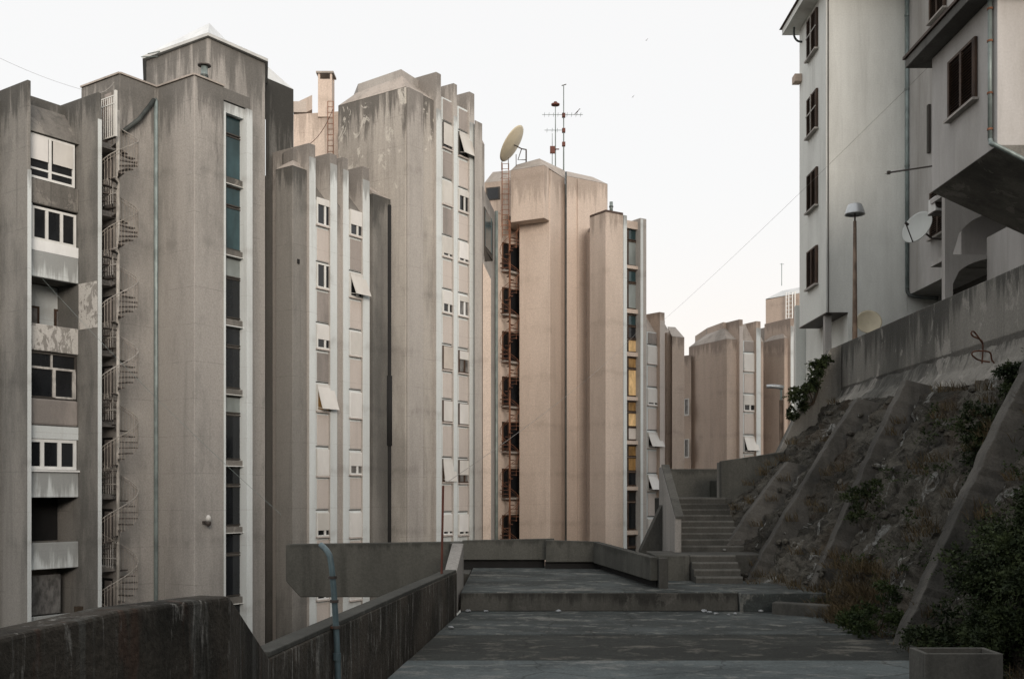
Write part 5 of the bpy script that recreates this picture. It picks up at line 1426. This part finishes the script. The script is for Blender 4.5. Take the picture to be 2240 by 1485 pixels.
# bird perched on the aerial: one skinned body
def bird(c, s, lab):
    q = MB()
    pts = [(-.17, -.12, .012), (-.10, -.06, .03), (-.03, 0, .055), (.04, .07, .055), (.08, .13, .035), (.10, .16, .038), (.13, .165, .02), (.165, .16, .004)]
    vs = []; fs = []
    for i, (x, z, r) in enumerate(pts):
        for k in range(8):
            an = 2 * math.pi * k / 8
            vs.append((c[0] + s * (x + .3 * r * math.sin(an)), c[1] + s * r * math.cos(an), c[2] + s * (z + r * math.sin(an))))
    for i in range(len(pts) - 1):
        for k in range(8): fs.append((i * 8 + k, i * 8 + (k + 1) % 8, (i + 1) * 8 + (k + 1) % 8, (i + 1) * 8 + k))
    fs += [tuple(range(7, -1, -1)), tuple(range(len(vs) - 8, len(vs)))]
    q.add(vs, fs)
    for dy in (-.02, .02): q.tube([(c[0] - s * .0, c[1] + s * dy, c[2] - s * .05), (c[0], c[1] + s * dy, c[2] - s * .13)], .006 * s, 4)
    return tag(q.build('bird', M['bird'], smooth=True), lab, 'bird')
bird((G(1263, d_ - .06).x, d_ - .06, hz(252, d_) + .15), 1.15, 'small dark bird perched on the end of the antenna crossbar')

bird((G(1415, 60).x, 60, hz(88, 60)), .45, 'tiny dark bird flying high in the sky, upper of two')
bird((G(1385, 58).x, 58, hz(212, 58)), .45, 'tiny dark bird flying in the sky, lower of two')
fh = Fr(B0, B677); ah = fh.apx(652)
tag(MB().box(fh, ah - .06, ah + .06, .0, .05, yz(fh, ah, 577), yz(fh, ah, 567)).build('vent_cap', M['dark'], bevel=.01), 'small black vent hole on the shaded corner of the four finned block', 'vent')
# AC unit on the grey house
t = thing('air_conditioner', 'white air conditioner outdoor unit tucked under the overhanging bay', 'air conditioner', (14.5, 34.9, 8.9))
MB().cube(14.05, 14.35, 34.9, 35.5, hz(462, 35), hz(430, 35)).build('casing', M['ac'], t, bevel=.02)
MB().lathe((14.2, 34.885, hz(446, 35)), [(.01, 0), (.17, 0), (.17, .01), (.01, .01)], 20, Vector((0, -1, 0)).to_track_quat('Z', 'Y').to_matrix()).build('fan_grille', M['steel_dark'], t)
MB().cube(14.0, 15.0, 34.95, 35.4, hz(466, 35), hz(463, 35)).build('bracket', M['steel_dark'], t)

# overhead wires
def sag(p, q, s, n=14):
    p, q = Vector(p), Vector(q)
    return [p.lerp(q, k / n) - Vector((0, 0, 4 * s * (k / n) * (1 - k / n))) for k in range(n + 1)]
def cable(lab, p, q, s, r=.012, mat='cable'):
    o = MB().tube(sag(p, q, s), r, 4).build('overhead_cable', M[mat])
    return tag(o, lab, 'cable', 'overhead cables')
def P3(px, py, d): g = G(px, d); return (g.x, g.y, hz(py, d))
cable('overhead cable from the overhanging bay down across the sky to the distant finned blocks', P3(2036, 142, 30.8), P3(1452, 700, 71), .15, .0065)
cable('faint cable in the top left corner reaching the roof edge of the left block', P3(-30, 113, 36), P3(178, 196, 41), .1, .005)
cable('pale cable slanting down from the peeling balcony across the left block and tower', P3(84, 600, 38.5), P3(615, 1125, 36), .25, .006, 'zinc')
cable('cable from the top of the red post up to the glazed stairwell block', P3(973, 1058, 24.2), P3(1405, 715, 63), .35, .007)
cable('loose cable hanging from the chimney ladder to the finned block roof', P3(728, 240, 56.5), P3(655, 322, 47), .5, .02, 'rustdark')
cable('thin cable drooping over the door of the stair tower roof', P3(250, 180, 40.4), P3(216, 204, 39.8), .1, .015)

# ================================================================== vegetation
def leaf(mb, p, d, s_, rnd=random):
    e = d.cross(Vector((rnd.gauss(0, 1), rnd.gauss(0, 1), rnd.gauss(0, 1)))).normalized() * s_ * .26
    mb.add([p, p + d * s_ * .45 + e, p + d * s_, p + d * s_ * .45 - e], [(0, 1, 2, 3)])
def leaves(mb, c, rad, n, size, squash=.8, rnd=random):
    c = Vector(c)
    for _ in range(max(1, n // 9)):
        q = Vector((rnd.gauss(0, 1), rnd.gauss(0, 1), rnd.gauss(.15, .8))).normalized()
        st = c + Vector((q.x, q.y, q.z * squash)) * rad * rnd.uniform(.1, .75)
        dr = (q + Vector((rnd.gauss(0, .45), rnd.gauss(0, .45), rnd.gauss(.25, .45)))).normalized()
        L = rad * rnd.uniform(.3, .95)
        s0 = size * rnd.uniform(.5, 1.25)
        for k in range(9):
            t_ = (k + 1) / 9
            p = st + dr * L * t_ + Vector((0, 0, -.25 * L * t_ * t_))
            d = (dr + Vector((rnd.gauss(0, .9), rnd.gauss(0, .9), rnd.gauss(0, .7)))).normalized()
            leaf(mb, p, d, s0 * (1.15 - .5 * t_) * rnd.uniform(.6, 1.2))
def shrub(lab, base, blobs, n, size, mat='leaf', cat='shrub', group=None, name='shrub'):
    t = thing(name, lab, cat, base, group)
    mb = MB()
    tot = sum(b[3] ** 2 for b in blobs)
    for (x, y, z, r) in blobs:
        m = int(n * r * r / tot)
        # break every blob into a few smaller clumps so that the outline stays ragged
        for k in range(7):
            q = Vector((random.gauss(0, 1), random.gauss(0, 1), random.gauss(0, 1))).normalized() * r * random.uniform(.35, .95)
            leaves(mb, (x + q.x, y + q.y, z + q.z * .8), r * random.uniform(.3, .55), m // 7, size)
    mb.build('foliage', M[mat], t, recalc=False)
    st = MB()
    for (x, y, z, r) in blobs[:6]:
        st.tube(curve([base, (base[0] * .5 + x * .5 + .05, base[1] * .5 + y * .5, base[2] * .6 + z * .4), (x, y, z)], 4), .03, 5, .01)
    st.build('stem', M['bark'], t)
    return t
shrub('dark evergreen shrub hanging over the slope edge against the far blocks', (10.3, 35.9, 3.0),
      [(10.35, 35.8, 4.1, .42), (10.0, 35.8, 3.65, .5), (9.75, 35.7, 3.1, .42), (9.45, 35.8, 2.62, .3), (10.55, 35.8, 4.45, .3)], 9000, .10, 'leaf')
shrub('large dark green bush filling the bottom right corner behind the planter box', (8.6, 17.2, -2.9),
      [(8.0, 17.8, -1.7, .85), (8.3, 17.4, -1.0, .8), (7.7, 17.0, -2.4, .8), (8.9, 17.8, -.5, .8), (7.5, 18.4, -2.5, .6), (9.0, 17.0, -.2, .75), (8.0, 16.4, -2.3, .8), (8.4, 16.6, -1.4, .9), (7.4, 16.2, -2.8, .5)], 52000, .085, 'leaf')
shrub('dark green bush growing high on the slope below the stained wall at the right edge', (10.6, 22, .4),
      [(10.3, 21.9, 2.2, .5), (10.6, 21.5, 2.4, .5), (9.9, 22.4, 1.5, .5), (10.2, 21.7, 1.2, .6), (10.0, 21.4, .5, .5), (10.8, 21.2, 2.7, .4), (9.8, 22.2, .9, .5)], 26000, .08, 'leaf')
shrub('low green weeds at the foot of the slope between two ribs', (7.4, 21.5, -2.9),
      [(7.1, 21.6, -2.65, .36), (7.5, 21.2, -2.5, .4), (7.3, 22.3, -2.55, .38), (7.0, 20.9, -2.75, .3), (7.8, 22.0, -2.1, .35)], 8000, .07, 'leaf2')
shrub('small bush on the middle of the rock slope', (8.6, 26.0, -.6), [(8.5, 25.9, -.2, .38), (8.7, 25.6, .1, .3), (8.4, 25.5, -.5, .3)], 4500, .07, 'leaf')
shrub('small dark plant growing from a crack under the stained wall', (10.3, 31.5, 1.9), [(10.2, 31.4, 2.2, .28), (10.3, 31.3, 1.8, .22)], 2500, .07, 'leaf')

def grass(mb, c, rad, n, h, lean=.35):
    for _ in range(n):
        a = random.uniform(0, 6.283); r = rad * math.sqrt(random.random())
        p = Vector((c[0] + r * math.cos(a), c[1] + r * math.sin(a), c[2]))
        hh = h * random.uniform(.5, 1.2); l = Vector((random.gauss(-.25, lean), random.gauss(0, lean), 1)).normalized()
        s_ = Vector((random.gauss(0, 1), random.gauss(0, 1), 0)).normalized() * .008
        m = p + l * hh * .55; tip = p + l * hh + Vector((l.x, l.y, -.35)) * hh * .35
        mb.add([p - s_, p + s_, m + s_ * .8, m - s_ * .8], [(0, 1, 2, 3)]); mb.add([m - s_ * .8, m + s_ * .8, tip], [(0, 1, 2)])
t = MB()
for k in range(46):
    y = random.uniform(22.4, 25.8); s_ = random.uniform(.02, .26)
    p = slope_pt(y, s_); grass(t, (p.x - .15, p.y, p.z - .02), .34, 75, .42, .6)
tag(t.build('dry_grass', M['dry'], recalc=False), kind='stuff')
t = MB(); t2 = MB()
for k in range(150):
    y = random.uniform(15, 34.5); s_ = random.random() ** 1.3 * .8
    if 18.8 < y < 25 or random.random() < .5:
        p = slope_pt(y, s_); grass(t, (p.x - .2, p.y, p.z), .2, 35, .32)
    if random.random() < .6:
        y = random.uniform(16, 26); s_ = random.random() * .75; p = slope_pt(y, s_)
        leaves(t2, (p.x - .2, p.y, p.z + .05), random.uniform(.1, .3), 140, .06)
tag(t.build('weeds', M['dry'], recalc=False), kind='stuff')
tag(t2.build('ground_cover', M['leaf2'], recalc=False), kind='stuff')
ico = [Vector(q).normalized() for q in [(0, 0, 1), (.9, 0, .45), (.28, .85, .45), (-.72, .53, .45), (-.72, -.53, .45), (.28, -.85, .45), (.72, .53, -.45), (-.28, .85, -.45), (-.9, 0, -.45), (-.28, -.85, -.45), (.72, -.53, -.45), (0, 0, -1)]]
icf = [(0, 1, 2), (0, 2, 3), (0, 3, 4), (0, 4, 5), (0, 5, 1), (1, 6, 2), (2, 7, 3), (3, 8, 4), (4, 9, 5), (5, 10, 1), (2, 6, 7), (3, 7, 8), (4, 8, 9), (5, 9, 10), (1, 10, 6), (11, 7, 6), (11, 8, 7), (11, 9, 8), (11, 10, 9), (11, 6, 10)]
t = MB()
for k in range(260):
    y = random.uniform(15, 34)
    if random.random() < .55: p = slope_pt(y, random.uniform(0, .06)) + Vector((random.uniform(-.5, .1), 0, .03)); rr = random.uniform(.02, .09)
    else: p = slope_pt(y, random.uniform(.05, .78)) + Vector((-.12, 0, .05)); rr = random.uniform(.04, .13)
    sc_ = Vector((random.uniform(.6, 1.3), random.uniform(.6, 1.4), random.uniform(.5, 1.0))) * rr
    t.add([(p.x + q.x * sc_.x * random.uniform(.75, 1.2), p.y + q.y * sc_.y * random.uniform(.75, 1.2), p.z + q.z * sc_.z * random.uniform(.75, 1.2)) for q in ico], icf)
tag(t.build('rubble', M['rock']), kind='stuff')
t = MB()
for k in range(60):
    y = random.uniform(12, 25.4); x = random.uniform(-1, 1)
    t_ = (y - 12.5) / (25.4 - 12.5)
    xx = -2.86 + 1.53 * t_ + random.uniform(.12, .35)
    leaves(t, (xx, y, -3.3), .15, 25, .06, .3)
tag(t.build('leaf_litter', M['dry'], recalc=False), kind='stuff')
# litter: scraps and stones along the step
for k, (px, py) in enumerate([(1540, 1338), (1552, 1341), (1566, 1344), (1594, 1346), (1608, 1344), (1024, 1336), (1063, 1334), (1664, 1330), (1222, 1334), (987, 1375)]):
    d0 = 2300 * 2.9 / (py - H) if py > 1330 else 25.3
    g = G(px, min(d0, 25.3)); rr = random.uniform(.03, .065)
    q = MB(); vs = []
    for i in range(5):
        for j in range(8):
            th = math.pi * (i + .5) / 5; ph = 2 * math.pi * j / 8; rj = rr * random.uniform(.7, 1.25)
            vs.append((g.x + rj * math.sin(th) * math.cos(ph) * 1.3, g.y + rj * math.sin(th) * math.sin(ph), -2.89 + rr * .5 + rj * .55 * math.cos(th)))
    fs = [(i * 8 + j, i * 8 + (j + 1) % 8, (i + 1) * 8 + (j + 1) % 8, (i + 1) * 8 + j) for i in range(4) for j in range(8)] + [tuple(range(8)), tuple(range(32, 40))]
    o = q.add(vs, fs).build('litter_scrap', M['litter'])
    tag(o, 'small crumpled white scrap lying on the terrace floor', 'litter', 'white scraps littering the terrace')
# bent reinforcing bars on the wall
q = MB()
b0 = Vector(P3(2150, 800, 23.2))
q.tube(curve([P3(2148, 795, 24.4), P3(2150, 765, 24.4), P3(2147, 745, 24.4), P3(2128, 735, 24.3), P3(2125, 727, 24.3), P3(2132, 727, 24.3), P3(2150, 752, 24.4)]), .02, 5)
q.tube(curve([P3(2180, 798, 24.3), P3(2170, 788, 24.3), P3(2164, 770, 24.2), P3(2135, 768, 24.2), P3(2126, 775, 24.2), P3(2140, 787, 24.3), P3(2165, 792, 24.3)]), .02, 5)
tag(q.build('bent_rebar', M['rustdark']), 'twisted dark reinforcing bars sticking out below the stained wall', 'rebar')
